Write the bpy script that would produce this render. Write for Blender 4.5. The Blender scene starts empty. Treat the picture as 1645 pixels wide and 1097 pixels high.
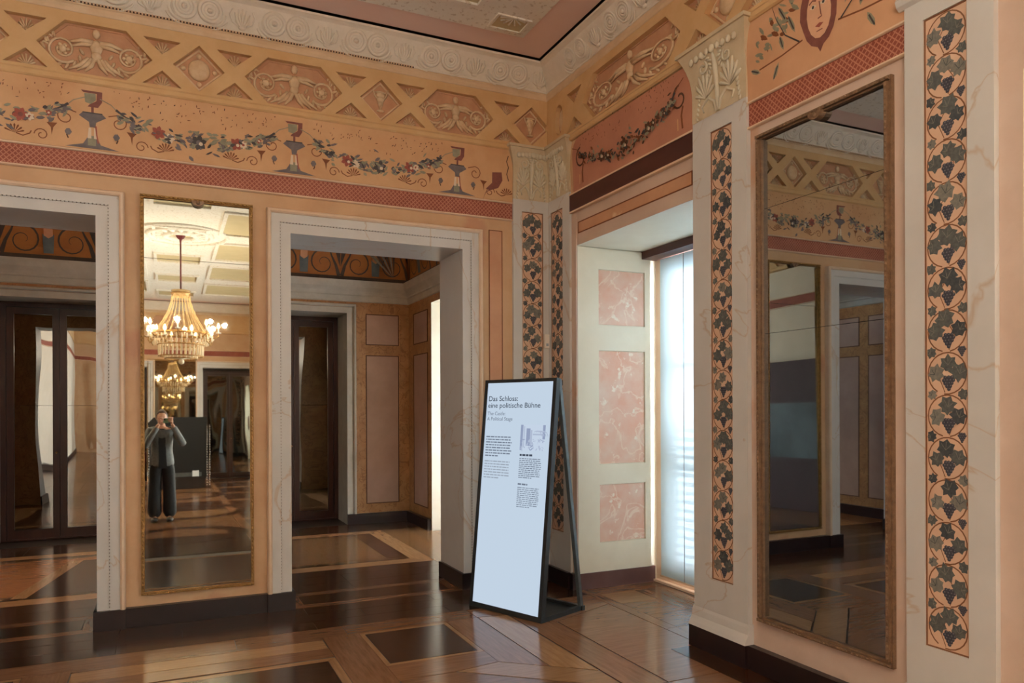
import bpy, math, random
from math import sin, cos, pi, radians, sqrt, atan2
from mathutils import Vector, Matrix
from mathutils.geometry import tessellate_polygon

SC = bpy.context.scene
COL = SC.collection
random.seed(7)

# ------------------------------------------------------------------ camera
YAW, ROLL, FPX, H = radians(24.936), radians(-0.222), 1197.0, 1.58
cam_d = bpy.data.cameras.new('camera')
cam_d.sensor_width = 36.0
cam_d.lens = FPX / 1645.0 * 36.0
cam_d.shift_y = (654.1 - 548.5) / 1645.0
cam_d.clip_start = 0.02
cam_d.clip_end = 200
cam = bpy.data.objects.new('camera', cam_d)
COL.objects.link(cam)
fw = Vector((sin(YAW), cos(YAW), 0)); rt = Vector((cos(YAW), -sin(YAW), 0)); up = Vector((0, 0, 1))
r2 = rt * cos(ROLL) + up * sin(ROLL); u2 = -rt * sin(ROLL) + up * cos(ROLL)
cam.matrix_world = Matrix(((r2.x, u2.x, -fw.x, 0), (r2.y, u2.y, -fw.y, 0), (r2.z, u2.z, -fw.z, H), (0, 0, 0, 1)))
SC.camera = cam

# ------------------------------------------------------------------ world, daylight, exposure
W = bpy.data.worlds.new('daylight'); SC.world = W; W.use_nodes = True
bg = W.node_tree.nodes['Background']
bg.inputs[0].default_value = (0.88, 0.95, 1.0, 1); bg.inputs[1].default_value = 66.0
SC.view_settings.view_transform = 'Standard'
SC.view_settings.look = 'None'
SC.view_settings.gamma = 1.0
SC.view_settings.exposure = 0.1
SC.view_settings.use_curve_mapping = False
SC.cycles.max_bounces = 12
SC.cycles.diffuse_bounces = 5
SC.cycles.glossy_bounces = 6
SC.cycles.transmission_bounces = 6
SC.cycles.transparent_max_bounces = 10
SC.cycles.caustics_reflective = False
SC.cycles.caustics_refractive = False
SC.cycles.sample_clamp_indirect = 6.0
SC.cycles.use_denoising = True

XB, YA, XC, YD = 3.22, 6.08, -2.77, -9.3        # hall walls
YH, YE, XF, XG = 6.64, 10.1, 3.1, -2.66         # anteroom walls
ZC = 4.665
BAYS = [4.80, 1.10, -2.60, -6.30]               # window bays on the right wall
XW = 4.05
CHAND = (0.235, -1.55)
BULB_W = 11.0

def portal(name, loc, rot, sx, sy):
    l = bpy.data.lights.new(name, 'AREA'); l.shape = 'RECTANGLE'; l.size = sx; l.size_y = sy
    l.cycles.is_portal = True
    o = bpy.data.objects.new(name, l); COL.objects.link(o); o.location = loc; o.rotation_euler = rot
for yc in BAYS:
    portal('daylight_opening', (XW + 0.22, yc, 1.5), (0, radians(90), 0), 2.85, 1.5)
portal('daylight_opening', (XF + 0.85, 8.3, 1.5), (0, radians(90), 0), 2.85, 1.5)

# ------------------------------------------------------------------ helpers
def lin(c):
    return c / 12.92 if c <= 0.04045 else ((c + 0.055) / 1.055) ** 2.4
def C8(r, g, b):
    return (lin(r / 255), lin(g / 255), lin(b / 255), 1.0)

class NT:
    def __init__(s, name):
        s.m = bpy.data.materials.new(name); s.m.use_nodes = True
        s.t = s.m.node_tree; s.t.nodes.clear()
        s.out = s.n('ShaderNodeOutputMaterial')
    def n(s, typ, **kw):
        x = s.t.nodes.new(typ)
        for k, v in kw.items():
            if k.startswith('i_'):
                key = k[2:]; x.inputs[int(key) if key.isdigit() else key.replace('_', ' ')].default_value = v
            else:
                setattr(x, k, v)
        return x
    def l(s, a, b): s.t.links.new(a, b)

def mat(name, c1, c2=None, rough=0.6, scale=4.0, metal=0.0, bump=0.0, bscale=40.0, veins=None, vscale=3.0, vwidth=0.03,
        stretch=None, spec=0.5, rnd=0.0, coat=0.0, detail=5.0, lo=0.35, hi=0.65, blotch=None, rough2=None):
    q = NT(name)
    p = q.n('ShaderNodeBsdfPrincipled')
    p.inputs['Roughness'].default_value = rough; p.inputs['Metallic'].default_value = metal
    p.inputs['Specular IOR Level'].default_value = spec
    if coat: p.inputs['Coat Weight'].default_value = coat; p.inputs['Coat Roughness'].default_value = 0.08
    q.l(p.outputs[0], q.out.inputs[0])
    geo = q.n('ShaderNodeNewGeometry')
    vec = geo.outputs['Position']
    if stretch:
        mp = q.n('ShaderNodeMapping'); mp.inputs['Scale'].default_value = stretch
        q.l(vec, mp.inputs['Vector'])
        if rnd:
            oi = q.n('ShaderNodeObjectInfo')
            cm = q.n('ShaderNodeCombineXYZ'); ml = q.n('ShaderNodeMath', operation='MULTIPLY'); ml.inputs[1].default_value = 37.0
            q.l(oi.outputs['Random'], ml.inputs[0]); q.l(ml.outputs[0], cm.inputs[0]); q.l(ml.outputs[0], cm.inputs[1])
            q.l(cm.outputs[0], mp.inputs['Location'])
        vec = mp.outputs[0]
    if c2 is None:
        p.inputs['Base Color'].default_value = c1; col = None
    else:
        nz = q.n('ShaderNodeTexNoise'); nz.inputs['Scale'].default_value = scale; nz.inputs['Detail'].default_value = detail
        nz.inputs['Roughness'].default_value = 0.62
        q.l(vec, nz.inputs['Vector'])
        rp = q.n('ShaderNodeValToRGB'); rp.color_ramp.elements[0].position = lo; rp.color_ramp.elements[1].position = hi
        rp.color_ramp.elements[0].color = c1; rp.color_ramp.elements[1].color = c2
        q.l(nz.outputs['Fac'], rp.inputs[0]); col = rp.outputs[0]
        if blotch:
            bn = q.n('ShaderNodeTexNoise'); bn.inputs['Scale'].default_value = blotch[1]; bn.inputs['Detail'].default_value = 8
            q.l(vec, bn.inputs['Vector'])
            br = q.n('ShaderNodeValToRGB'); br.color_ramp.elements[0].position = blotch[2]; br.color_ramp.elements[1].position = blotch[2] + 0.05
            q.l(bn.outputs['Fac'], br.inputs[0])
            mx = q.n('ShaderNodeMix', data_type='RGBA'); q.l(br.outputs[0], mx.inputs[0]); q.l(col, mx.inputs[6]); mx.inputs[7].default_value = blotch[0]
            col = mx.outputs[2]
        if veins:
            vn = q.n('ShaderNodeTexNoise'); vn.inputs['Scale'].default_value = vscale; vn.inputs['Detail'].default_value = 6
            vn.inputs['Distortion'].default_value = 1.2
            q.l(vec, vn.inputs['Vector'])
            sb = q.n('ShaderNodeMath', operation='SUBTRACT'); sb.inputs[1].default_value = 0.5; q.l(vn.outputs['Fac'], sb.inputs[0])
            ab = q.n('ShaderNodeMath', operation='ABSOLUTE'); q.l(sb.outputs[0], ab.inputs[0])
            vr = q.n('ShaderNodeValToRGB'); vr.color_ramp.elements[0].position = 0.0; vr.color_ramp.elements[1].position = vwidth
            vr.color_ramp.elements[0].color = (1, 1, 1, 1); vr.color_ramp.elements[1].color = (0, 0, 0, 1)
            q.l(ab.outputs[0], vr.inputs[0])
            mx = q.n('ShaderNodeMix', data_type='RGBA'); q.l(vr.outputs[0], mx.inputs[0]); q.l(col, mx.inputs[6]); mx.inputs[7].default_value = veins
            col = mx.outputs[2]
        if rnd:
            oi = q.n('ShaderNodeObjectInfo')
            mr = q.n('ShaderNodeMapRange'); mr.inputs[3].default_value = 1 - rnd; mr.inputs[4].default_value = 1 + rnd
            q.l(oi.outputs['Random'], mr.inputs[0])
            hs = q.n('ShaderNodeHueSaturation'); q.l(mr.outputs[0], hs.inputs['Value']); q.l(col, hs.inputs['Color'])
            col = hs.outputs[0]
        q.l(col, p.inputs['Base Color'])
        if rough2 is not None:
            rr = q.n('ShaderNodeMapRange'); rr.inputs[3].default_value = rough; rr.inputs[4].default_value = rough2
            q.l(nz.outputs['Fac'], rr.inputs[0]); q.l(rr.outputs[0], p.inputs['Roughness'])
    if bump:
        bn = q.n('ShaderNodeTexNoise'); bn.inputs['Scale'].default_value = bscale; bn.inputs['Detail'].default_value = 4
        q.l(vec if not stretch else geo.outputs['Position'], bn.inputs['Vector'])
        bp = q.n('ShaderNodeBump'); bp.inputs['Strength'].default_value = bump; bp.inputs['Distance'].default_value = 0.01
        q.l(bn.outputs['Fac'], bp.inputs['Height']); q.l(bp.outputs[0], p.inputs['Normal'])
    return q.m

def emit(name, c, strength):
    q = NT(name); e = q.n('ShaderNodeEmission'); e.inputs[0].default_value = c; e.inputs[1].default_value = strength
    q.l(e.outputs[0], q.out.inputs[0]); return q.m

def mirror_mat(name, c, wav=0.0, wscale=2.0, black=0.0):
    q = NT(name); g = q.n('ShaderNodeBsdfGlossy'); g.inputs[0].default_value = c; g.inputs['Roughness'].default_value = 0.015
    if wav:
        geo = q.n('ShaderNodeNewGeometry'); mp = q.n('ShaderNodeMapping'); mp.inputs['Scale'].default_value = (1, 1, 0.3)
        q.l(geo.outputs['Position'], mp.inputs[0])
        nz = q.n('ShaderNodeTexNoise'); nz.inputs['Scale'].default_value = wscale; nz.inputs['Detail'].default_value = 0.5
        q.l(mp.outputs[0], nz.inputs[0])
        bp = q.n('ShaderNodeBump'); bp.inputs['Strength'].default_value = wav; bp.inputs['Distance'].default_value = 0.05
        q.l(nz.outputs['Fac'], bp.inputs['Height']); q.l(bp.outputs[0], g.inputs['Normal'])
    if black:
        d = q.n('ShaderNodeBsdfDiffuse'); d.inputs[0].default_value = C8(12, 10, 9)
        mx = q.n('ShaderNodeMixShader'); mx.inputs[0].default_value = black
        q.l(g.outputs[0], mx.inputs[1]); q.l(d.outputs[0], mx.inputs[2]); q.l(mx.outputs[0], q.out.inputs[0])
    else:
        q.l(g.outputs[0], q.out.inputs[0])
    return q.m

def blind_mat(name, col, transp, trl=0.55):
    q = NT(name)
    d = q.n('ShaderNodeBsdfDiffuse'); d.inputs[0].default_value = col
    tl = q.n('ShaderNodeBsdfTranslucent'); tl.inputs[0].default_value = col
    tr = q.n('ShaderNodeBsdfTransparent'); tr.inputs[0].default_value = (0.86, 0.96, 1, 1)
    a = q.n('ShaderNodeMixShader'); a.inputs[0].default_value = trl
    q.l(d.outputs[0], a.inputs[1]); q.l(tl.outputs[0], a.inputs[2])
    b = q.n('ShaderNodeMixShader'); b.inputs[0].default_value = transp
    q.l(a.outputs[0], b.inputs[1]); q.l(tr.outputs[0], b.inputs[2]); q.l(b.outputs[0], q.out.inputs[0])
    return q.m

def glass_mat(name):
    q = NT(name)
    g = q.n('ShaderNodeBsdfGlossy'); g.inputs['Roughness'].default_value = 0.02
    tr = q.n('ShaderNodeBsdfTransparent'); tr.inputs[0].default_value = (0.95, 0.98, 1, 1)
    b = q.n('ShaderNodeMixShader'); b.inputs[0].default_value = 0.93
    q.l(g.outputs[0], b.inputs[1]); q.l(tr.outputs[0], b.inputs[2]); q.l(b.outputs[0], q.out.inputs[0])
    return q.m

class Fr:                               # a wall's own frame: s along it, t up, n towards the room
    def __init__(s, o, S, N, T=(0, 0, 1)):
        s.o, s.S, s.N, s.T = Vector(o), Vector(S), Vector(N), Vector(T)
    def __call__(s, a, t, n=0.0):
        return s.o + s.S * a + s.T * t + s.N * n
FA = Fr((0, YA, 0), (1, 0, 0), (0, -1, 0))
FB = Fr((XB, 0, 0), (0, -1, 0), (-1, 0, 0))
FC = Fr((XC, 0, 0), (0, 1, 0), (1, 0, 0))
FD = Fr((0, YD, 0), (-1, 0, 0), (0, 1, 0))
FE = Fr((0, YE, 0), (1, 0, 0), (0, -1, 0))
FF = Fr((XF, 0, 0), (0, -1, 0), (-1, 0, 0))
FG = Fr((XG, 0, 0), (0, 1, 0), (1, 0, 0))
FH = Fr((0, YH, 0), (-1, 0, 0), (0, 1, 0))
FW = Fr((0, 0, 0), (1, 0, 0), (0, 0, 1), (0, 1, 0))    # floor plan: s=x, t=y, n=z

class MB:
    def __init__(s, fr=FW):
        s.v, s.f, s.mi, s.sm, s.fr = [], [], [], [], fr
    def add(s, vs, fs, m=0, smooth=False):
        b = len(s.v); s.v += [tuple(x) for x in vs]
        for f in fs:
            s.f.append(tuple(b + i for i in f)); s.mi.append(m); s.sm.append(smooth)
    def poly(s, pts, n=0.0, m=0):       # convex or simple flat polygon
        if len(pts) <= 4:
            s.add([s.fr(a, t, n) for a, t in pts], [tuple(range(len(pts)))], m)
        else:
            tr = tessellate_polygon([[Vector((a, t, 0)) for a, t in pts]])
            s.add([s.fr(a, t, n) for a, t in pts], tr, m)
    def fan(s, pts, c, n=0.0, m=0, n2=None):
        k = len(pts)
        s.add([s.fr(c[0], c[1], n if n2 is None else n2)] + [s.fr(a, t, n) for a, t in pts], [(0, i + 1, (i + 1) % k + 1) for i in range(k)], m)
    def disc(s, c, r, n=0.0, m=0, seg=10, ry=None, a0=0.0):
        ry = r if ry is None else ry
        s.poly([(c[0] + r * cos(a0 + 2 * pi * i / seg), c[1] + ry * sin(a0 + 2 * pi * i / seg)) for i in range(seg)], n, m)
    def stroke(s, pts, w, n=0.0, m=0, taper=False):
        k = len(pts); L = []; R = []
        for i, p in enumerate(pts):
            a = pts[max(i - 1, 0)]; b = pts[min(i + 1, k - 1)]
            dx, dy = b[0] - a[0], b[1] - a[1]; d = sqrt(dx * dx + dy * dy) or 1
            ww = w * (1 - 0.85 * i / (k - 1)) if taper else w
            L.append((p[0] - dy / d * ww / 2, p[1] + dx / d * ww / 2)); R.append((p[0] + dy / d * ww / 2, p[1] - dx / d * ww / 2))
        vs = [s.fr(a, t, n) for a, t in L + R]
        s.add(vs, [(i, i + 1, k + i + 1, k + i) for i in range(k - 1)], m)
    def box(s, a0, a1, t0, t1, n0, n1, m=0):
        P = [s.fr(a, t, n) for n in (n0, n1) for t in (t0, t1) for a in (a0, a1)]
        s.add(P, [(0, 2, 3, 1), (4, 5, 7, 6), (0, 1, 5, 4), (2, 6, 7, 3), (0, 4, 6, 2), (1, 3, 7, 5)], m)
    def prism(s, pts, n0, n1, m=0, back=False, top_m=None):
        k = len(pts)
        s.poly(pts, n1, m if top_m is None else top_m)
        if back: s.poly(pts, n0, m)
        for i in range(k):
            a, b = pts[i], pts[(i + 1) % k]
            s.add([s.fr(*a, n0), s.fr(*b, n0), s.fr(*b, n1), s.fr(*a, n1)], [(0, 1, 2, 3)], m)
    def plate(s, outer, holes, n0, n1, m=0, hm=None, edges=True):
        loops = [outer] + holes
        flat = [p for l in loops for p in l]
        tr = tessellate_polygon([[Vector((a, t, 0)) for a, t in l] for l in loops])
        s.add([s.fr(a, t, n1) for a, t in flat], tr, m)
        for li, l in enumerate(loops):
            if li == 0 and not edges: continue
            k = len(l); mm = m if (hm is None or li == 0) else hm
            for i in range(k):
                a, b = l[i], l[(i + 1) % k]
                s.add([s.fr(*a, n0), s.fr(*b, n0), s.fr(*b, n1), s.fr(*a, n1)], [(0, 1, 2, 3)], mm)
    def pts3(s, pts): return [s.fr(*p) for p in pts]
    def tube(s, pts, r, seg=6, m=0, world=False, closed=False, cap=True, smooth=True):
        P = [Vector(p) for p in pts] if world else [s.fr(*p) for p in pts]
        k = len(P); rs = r if isinstance(r, (list, tuple)) else [r] * k
        vs = []; prev = None
        for i in range(k):
            if closed: d = P[(i + 1) % k] - P[i - 1]
            else: d = P[min(i + 1, k - 1)] - P[max(i - 1, 0)]
            if d.length < 1e-9: d = Vector((0, 0, 1))
            d.normalize()
            if prev is None:
                x = d.orthogonal().normalized()
            else:
                x = prev - d * prev.dot(d); x = x.normalized() if x.length > 1e-6 else d.orthogonal().normalized()
            prev = x; y = d.cross(x)
            for j in range(seg):
                a = 2 * pi * j / seg
                vs.append(P[i] + (x * cos(a) + y * sin(a)) * rs[i])
        fs = []
        for i in range(k if closed else k - 1):
            i2 = (i + 1) % k
            for j in range(seg):
                fs.append((i * seg + j, i * seg + (j + 1) % seg, i2 * seg + (j + 1) % seg, i2 * seg + j))
        s.add(vs, fs, m, smooth)
        if cap and not closed:
            b = len(s.v) - len(vs)
            s.f.append(tuple(b + j for j in range(seg))[::-1]); s.mi.append(m); s.sm.append(False)
            s.f.append(tuple(b + (k - 1) * seg + j for j in range(seg))); s.mi.append(m); s.sm.append(False)
    def blob(s, c, ra, rtt, rn, rot=0.0, m=0, us=8, vs_=5, world=False):
        vs = []
        for i in range(vs_ + 1):
            ph = -pi / 2 + pi * i / vs_
            for j in range(us):
                th = 2 * pi * j / us
                a, t, n = ra * cos(ph) * cos(th), rtt * cos(ph) * sin(th), rn * sin(ph)
                a, t = a * cos(rot) - t * sin(rot), a * sin(rot) + t * cos(rot)
                vs.append(Vector(c) + Vector((a, t, n)) if world else s.fr(c[0] + a, c[1] + t, c[2] + n))
        fs = [(i * us + j, i * us + (j + 1) % us, (i + 1) * us + (j + 1) % us, (i + 1) * us + j) for i in range(vs_) for j in range(us)]
        s.add(vs, fs, m, True)
    def lathe(s, c, prof, seg=16, m=0, smooth=True):         # world, about a vertical axis; prof of (r, z)
        vs = [Vector((c[0] + r * cos(2 * pi * j / seg), c[1] + r * sin(2 * pi * j / seg), c[2] + z)) for r, z in prof for j in range(seg)]
        k = len(prof)
        s.add(vs, [(i * seg + j, i * seg + (j + 1) % seg, (i + 1) * seg + (j + 1) % seg, (i + 1) * seg + j) for i in range(k - 1) for j in range(seg)], m, smooth)
    def mould(s, prof, a0, a1, m=0, mitre0=0, mitre1=0, smooth=False):   # profile of (n, t) swept along s
        k = len(prof)
        vs = [s.fr(a0 + mitre0 * n, t, n) for n, t in prof] + [s.fr(a1 - mitre1 * n, t, n) for n, t in prof]
        s.add(vs, [(i, i + 1, k + i + 1, k + i) for i in range(k - 1)], m, smooth)
    def build(s, name, mats, parent=None, kind=None):
        me = bpy.data.meshes.new(name); me.from_pydata(s.v, [], s.f)
        if not isinstance(mats, (list, tuple)): mats = [mats]
        for x in mats: me.materials.append(x)
        me.polygons.foreach_set('material_index', s.mi); me.polygons.foreach_set('use_smooth', s.sm)
        me.update()
        o = bpy.data.objects.new(name, me); COL.objects.link(o)
        if parent: o.parent = parent
        if kind: o['kind'] = kind
        return o

def tag(o, label, cat, kind=None, group=None):
    o['label'] = label; o['category'] = cat
    if kind: o['kind'] = kind
    if group: o['group'] = group
    return o
def empty(name, loc=(0, 0, 0)):
    o = bpy.data.objects.new(name, None); COL.objects.link(o); o.location = loc; return o
def rect(a0, a1, t0, t1): return [(a0, t0), (a1, t0), (a1, t1), (a0, t1)]
def arc(c, r, a0, a1, k=12, ry=None):
    ry = r if ry is None else ry
    return [(c[0] + r * cos(a0 + (a1 - a0) * i / k), c[1] + ry * sin(a0 + (a1 - a0) * i / k)) for i in range(k + 1)]
def spiral(c, r0, r1, a0, turns, k=22):
    return [(c[0] + (r0 + (r1 - r0) * i / k) * cos(a0 + turns * 2 * pi * i / k), c[1] + (r0 + (r1 - r0) * i / k) * sin(a0 + turns * 2 * pi * i / k)) for i in range(k + 1)]

# ------------------------------------------------------------------ materials
M = {}
M['plaster'] = mat('ochre_plaster', C8(202, 160, 122), C8(212, 174, 136), 0.55, 3.0, bump=0.06, blotch=(C8(200, 150, 118), 1.3, 0.6))
M['ochre'] = mat('coffer_ochre', C8(210, 168, 118), C8(218, 180, 132), 0.7, 5.0, bump=0.1)
M['coffer_back'] = mat('coffer_ground', C8(190, 140, 106), C8(202, 154, 120), 0.7, 8.0, bump=0.1)
M['relief'] = mat('stucco_relief', C8(212, 178, 140), C8(226, 198, 162), 0.65, 20.0, bump=0.15, bscale=90)
M['crown'] = mat('crown_stucco', C8(230, 220, 204), C8(238, 228, 214), 0.7, 10.0, bump=0.2, bscale=70)
M['crown_line'] = mat('moulding_cream', C8(214, 182, 146), C8(224, 196, 162), 0.6, 6.0)
M['frieze'] = mat('painted_frieze_ground', C8(206, 156, 112), C8(220, 174, 130), 0.65, 2.5, bump=0.08, detail=8)
M['frieze_red'] = mat('red_frieze_ground', C8(186, 126, 102), C8(200, 138, 112), 0.65, 2.5, bump=0.08)
M['band'] = mat('braid_ground', C8(140, 66, 48), C8(156, 82, 62), 0.6, 9.0)
M['band_line'] = mat('braid_line', C8(188, 122, 98), C8(198, 134, 110), 0.6, 9.0)
M['pale'] = mat('pale_moulding', C8(226, 194, 164), C8(234, 206, 178), 0.5, 6.0)
M['stone'] = mat('casing_stone', C8(208, 204, 200), C8(216, 212, 208), 0.38, 2.2, bump=0.04, veins=C8(200, 180, 162), vscale=0.8, vwidth=0.007)
M['white'] = mat('white_jamb', C8(232, 222, 200), C8(240, 232, 212), 0.5, 2.0, bump=0.03)
M['marble'] = mat('pink_marble', C8(226, 168, 142), C8(232, 206, 188), 0.35, 4.5, lo=.3, hi=.72, blotch=(C8(244, 228, 212), 13.0, 0.62), veins=C8(240, 214, 194), vscale=2.6, vwidth=0.02)
M['pinkpanel'] = mat('pink_wall_panel', C8(200, 146, 112), C8(212, 160, 124), 0.5, 3.0, blotch=(C8(226, 192, 158), 3.5, 0.66))
M['base'] = mat('dark_plinth', C8(30, 18, 18), C8(40, 24, 24), 0.32, 4.0)
M['maroon'] = mat('maroon_beam', C8(72, 34, 32), C8(80, 40, 36), 0.45, 5.0)
M['ceil_pink'] = mat('ceiling_pink', C8(236, 204, 194), C8(240, 210, 200), 0.7, 2.0, bump=0.05)
M['ceil_white'] = mat('ceiling_white', C8(238, 232, 220), C8(242, 238, 228), 0.75, 3.0, blotch=(C8(214, 204, 188), 26.0, 0.58), bump=0.1)
M['ceil_olive'] = mat('ceiling_olive', C8(198, 182, 142), C8(206, 190, 150), 0.75, 5.0)
M['gilt'] = mat('dull_gilt', C8(140, 104, 58), C8(170, 130, 76), 0.4, 30.0, metal=0.7, bump=0.4, bscale=120)
M['gilt_dark'] = mat('dark_gilt', C8(120, 92, 70), C8(146, 114, 86), 0.45, 30.0, metal=0.2, bump=0.3, bscale=120)
M['mirror'] = mirror_mat('old_mirror', (0.52, 0.49, 0.41, 1), 0.02, 1.5)
M['mirror2'] = mirror_mat('old_mirror_dark', (0.44, 0.50, 0.55, 1), 0.015, 1.5)
M['oldglass'] = mirror_mat('dark_old_glass', (0.30, 0.30, 0.28, 1), 0.22, 2.2)
M['capital'] = mat('capital_stucco', C8(204, 184, 152), C8(214, 196, 166), 0.7, 8.0, bump=0.2, bscale=60)
M['capital_leaf'] = mat('capital_foliage_stucco', C8(212, 200, 176), C8(222, 212, 190), 0.7, 8.0, bump=0.2, bscale=60)
M['vine_bg'] = mat('vine_ground', C8(216, 176, 148), C8(226, 188, 160), 0.6, 4.0)
M['leaf'] = mat('vine_leaf', C8(80, 82, 82), C8(102, 104, 100), 0.6, 60.0)
M['leaf2'] = mat('vine_leaf_pale', C8(114, 112, 106), C8(136, 132, 122), 0.6, 60.0)
M['leaf3'] = mat('vine_leaf_dark', C8(60, 64, 68), C8(78, 82, 84), 0.6, 60.0)
M['grape'] = mat('vine_grape', C8(58, 58, 70), C8(78, 76, 86), 0.6, 90.0)
M['grape2'] = mat('vine_grape_light', C8(120, 118, 122), None, 0.6)
M['stem'] = mat('vine_stem', C8(122, 76, 46), C8(136, 88, 56), 0.6, 20.0)
M['p_brown'] = mat('paint_brown', C8(120, 66, 34), C8(136, 80, 44), 0.7, 20.0)
M['p_umber'] = mat('paint_umber', C8(76, 46, 30), C8(92, 58, 38), 0.7, 20.0)
M['p_red'] = mat('paint_red', C8(152, 76, 62), C8(166, 88, 72), 0.7, 20.0)
M['p_grey'] = mat('paint_grey', C8(106, 96, 98), C8(124, 112, 112), 0.7, 20.0)
M['p_green'] = mat('paint_green', C8(138, 134, 112), C8(156, 150, 126), 0.7, 20.0)
M['p_dark'] = mat('paint_dark', C8(66, 60, 60), C8(82, 74, 72), 0.7, 20.0)
M['p_white'] = mat('paint_white', C8(226, 206, 182), None, 0.7)
M['p_flesh'] = mat('paint_flesh', C8(222, 170, 136), C8(230, 180, 146), 0.7, 10.0)
M['p_hair'] = mat('paint_hair', C8(122, 70, 62), C8(136, 82, 72), 0.7, 20.0)
WOOD = dict(rough=0.12, rough2=0.24, scale=3.0, stretch=(14, 1.3, 1), rnd=0.16, bump=0.004, bscale=22, detail=6, lo=0.3, hi=0.7)
WOODX = dict(WOOD, stretch=(1.3, 14, 1))
M['w_dark'] = mat('parquet_walnut', C8(52, 29, 18), C8(70, 41, 25), **WOODX)
M['w_dark_y'] = mat('parquet_walnut_along', C8(52, 29, 18), C8(70, 41, 25), **WOOD)
M['w_mid'] = mat('parquet_oak', C8(112, 75, 49), C8(138, 96, 66), **WOODX)
M['w_mid_y'] = mat('parquet_oak_along', C8(112, 75, 49), C8(138, 96, 66), **WOOD)
M['w_light'] = mat('parquet_ash', C8(146, 106, 70), C8(168, 126, 88), **WOODX)
M['w_light_y'] = mat('parquet_ash_along', C8(146, 106, 70), C8(168, 126, 88), **WOOD)
M['w_ante'] = mat('parquet_elm', C8(112, 78, 48), C8(134, 96, 62), **WOODX)
M['w_ante_y'] = mat('parquet_elm_along', C8(112, 78, 48), C8(134, 96, 62), **WOOD)
M['w_orange'] = mat('parquet_cherry', C8(150, 96, 60), C8(172, 114, 74), **WOODX)
M['joint'] = mat('joint_dark', C8(28, 16, 10), C8(36, 20, 12), 0.5, 5.0)
M['mahog'] = mat('mahogany', C8(48, 24, 18), C8(62, 32, 22), 0.3, 3.0, stretch=(8, 8, 0.8))
M['ante'] = mat('anteroom_ochre_marble', C8(148, 104, 62), C8(168, 126, 80), 0.5, 6.0, veins=C8(130, 88, 50), vscale=6.0, vwidth=0.03)
M['ante_panel'] = mat('anteroom_panel', C8(158, 128, 112), C8(172, 142, 126), 0.5, 2.5)
M['ante_stone'] = mat('anteroom_cornice', C8(178, 174, 162), C8(192, 188, 176), 0.55, 6.0, bump=0.08)
M['ante_cove'] = mat('anteroom_cove', C8(136, 84, 36), C8(152, 98, 44), 0.7, 3.0)
M['cove_dark'] = mat('cove_dark_paint', C8(52, 42, 38), C8(66, 54, 46), 0.7, 10.0)
M['cove_blue'] = mat('cove_blue_paint', C8(74, 86, 92), C8(88, 100, 104), 0.7, 10.0)
M['black'] = mat('black_steel', C8(30, 32, 33), C8(38, 40, 41), 0.4, 20.0)
M['steel'] = mat('grey_steel', C8(84, 90, 92), C8(96, 102, 104), 0.35, 20.0, metal=0.3)
M['sign'] = mat('sign_white', C8(222, 232, 240), C8(226, 236, 243), 0.45, 2.0)
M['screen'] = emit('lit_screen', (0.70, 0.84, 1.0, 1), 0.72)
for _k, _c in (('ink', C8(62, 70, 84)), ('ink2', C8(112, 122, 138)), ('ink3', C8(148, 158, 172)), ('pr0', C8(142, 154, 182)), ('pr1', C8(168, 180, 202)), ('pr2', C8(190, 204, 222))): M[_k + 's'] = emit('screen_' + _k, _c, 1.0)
M['ink'] = mat('sign_ink', C8(46, 48, 54), None, 0.6)
M['ink2'] = mat('sign_ink_grey', C8(120, 128, 138), None, 0.6)
M['ink3'] = mat('sign_ink_pale', C8(156, 166, 178), None, 0.6)
M['blind'] = blind_mat('blind_fabric', (0.64, 0.83, 0.95, 1), 0.007, 0.027)
M['blind2'] = blind_mat('thin_blind_fabric', (0.86, 0.90, 0.93, 1), 0.35, 0.6)
M['blind3'] = blind_mat('dimming_blind', (0.9, 0.92, 0.93, 1), 0.03, 0.08)
M['glass'] = glass_mat('window_glass')
M['winframe'] = mat('window_wood', C8(234, 206, 182), C8(240, 214, 192), 0.4, 4.0)
M['plastic'] = mat('cream_plastic', C8(238, 228, 216), None, 0.4)
M['purple'] = mat('aubergine_board', C8(66, 42, 50), C8(74, 48, 56), 0.6, 3.0)
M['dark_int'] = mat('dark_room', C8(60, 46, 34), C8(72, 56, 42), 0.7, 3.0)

EPS = 0.0015
# ================================================================== SETTING
# ------------------------------------------------------------------ floors
def inset(poly, d):
    k = len(poly); A = sum(poly[i][0] * poly[(i + 1) % k][1] - poly[(i + 1) % k][0] * poly[i][1] for i in range(k))
    if A < 0: poly = poly[::-1]
    out = []
    for i in range(k):
        p0, p1, p2 = Vector(poly[i - 1]), Vector(poly[i]), Vector(poly[(i + 1) % k])
        d1 = (p1 - p0).normalized(); d2 = (p2 - p1).normalized()
        n1 = Vector((-d1.y, d1.x)); n2 = Vector((-d2.y, d2.x))
        b = (n1 + n2); L = b.length
        b = b / L if L > 1e-6 else n1
        out.append(tuple(p1 + b * (d / max(b.dot(n1), 0.3))))
    return out
def piece(parent, poly, m, z=0.0, gap=0.002, name='parquet_panel', th=0.004):
    b = MB(FW); b.prism(inset(poly, gap), z - th, z, 0)
    return b.build(name, M[m], parent)
def framed(parent, a0, a1, t0, t1, w, mo, mi, border=None):    # border strips mitred round an inner panel
    o = rect(a0, a1, t0, t1); i = rect(a0 + w, a1 - w, t0 + w, t1 - w)
    for k in range(4):
        k2 = (k + 1) % 4
        piece(parent, [o[k], o[k2], i[k2], i[k]], mo + ('' if k % 2 == 0 else '_y'), name='inlay_strip')
    if border:
        w2, mb = border
        framed(parent, a0 + w, a1 - w, t0 + w, t1 - w, w2, mb, mi)
    else:
        piece(parent, i, mi)

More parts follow.
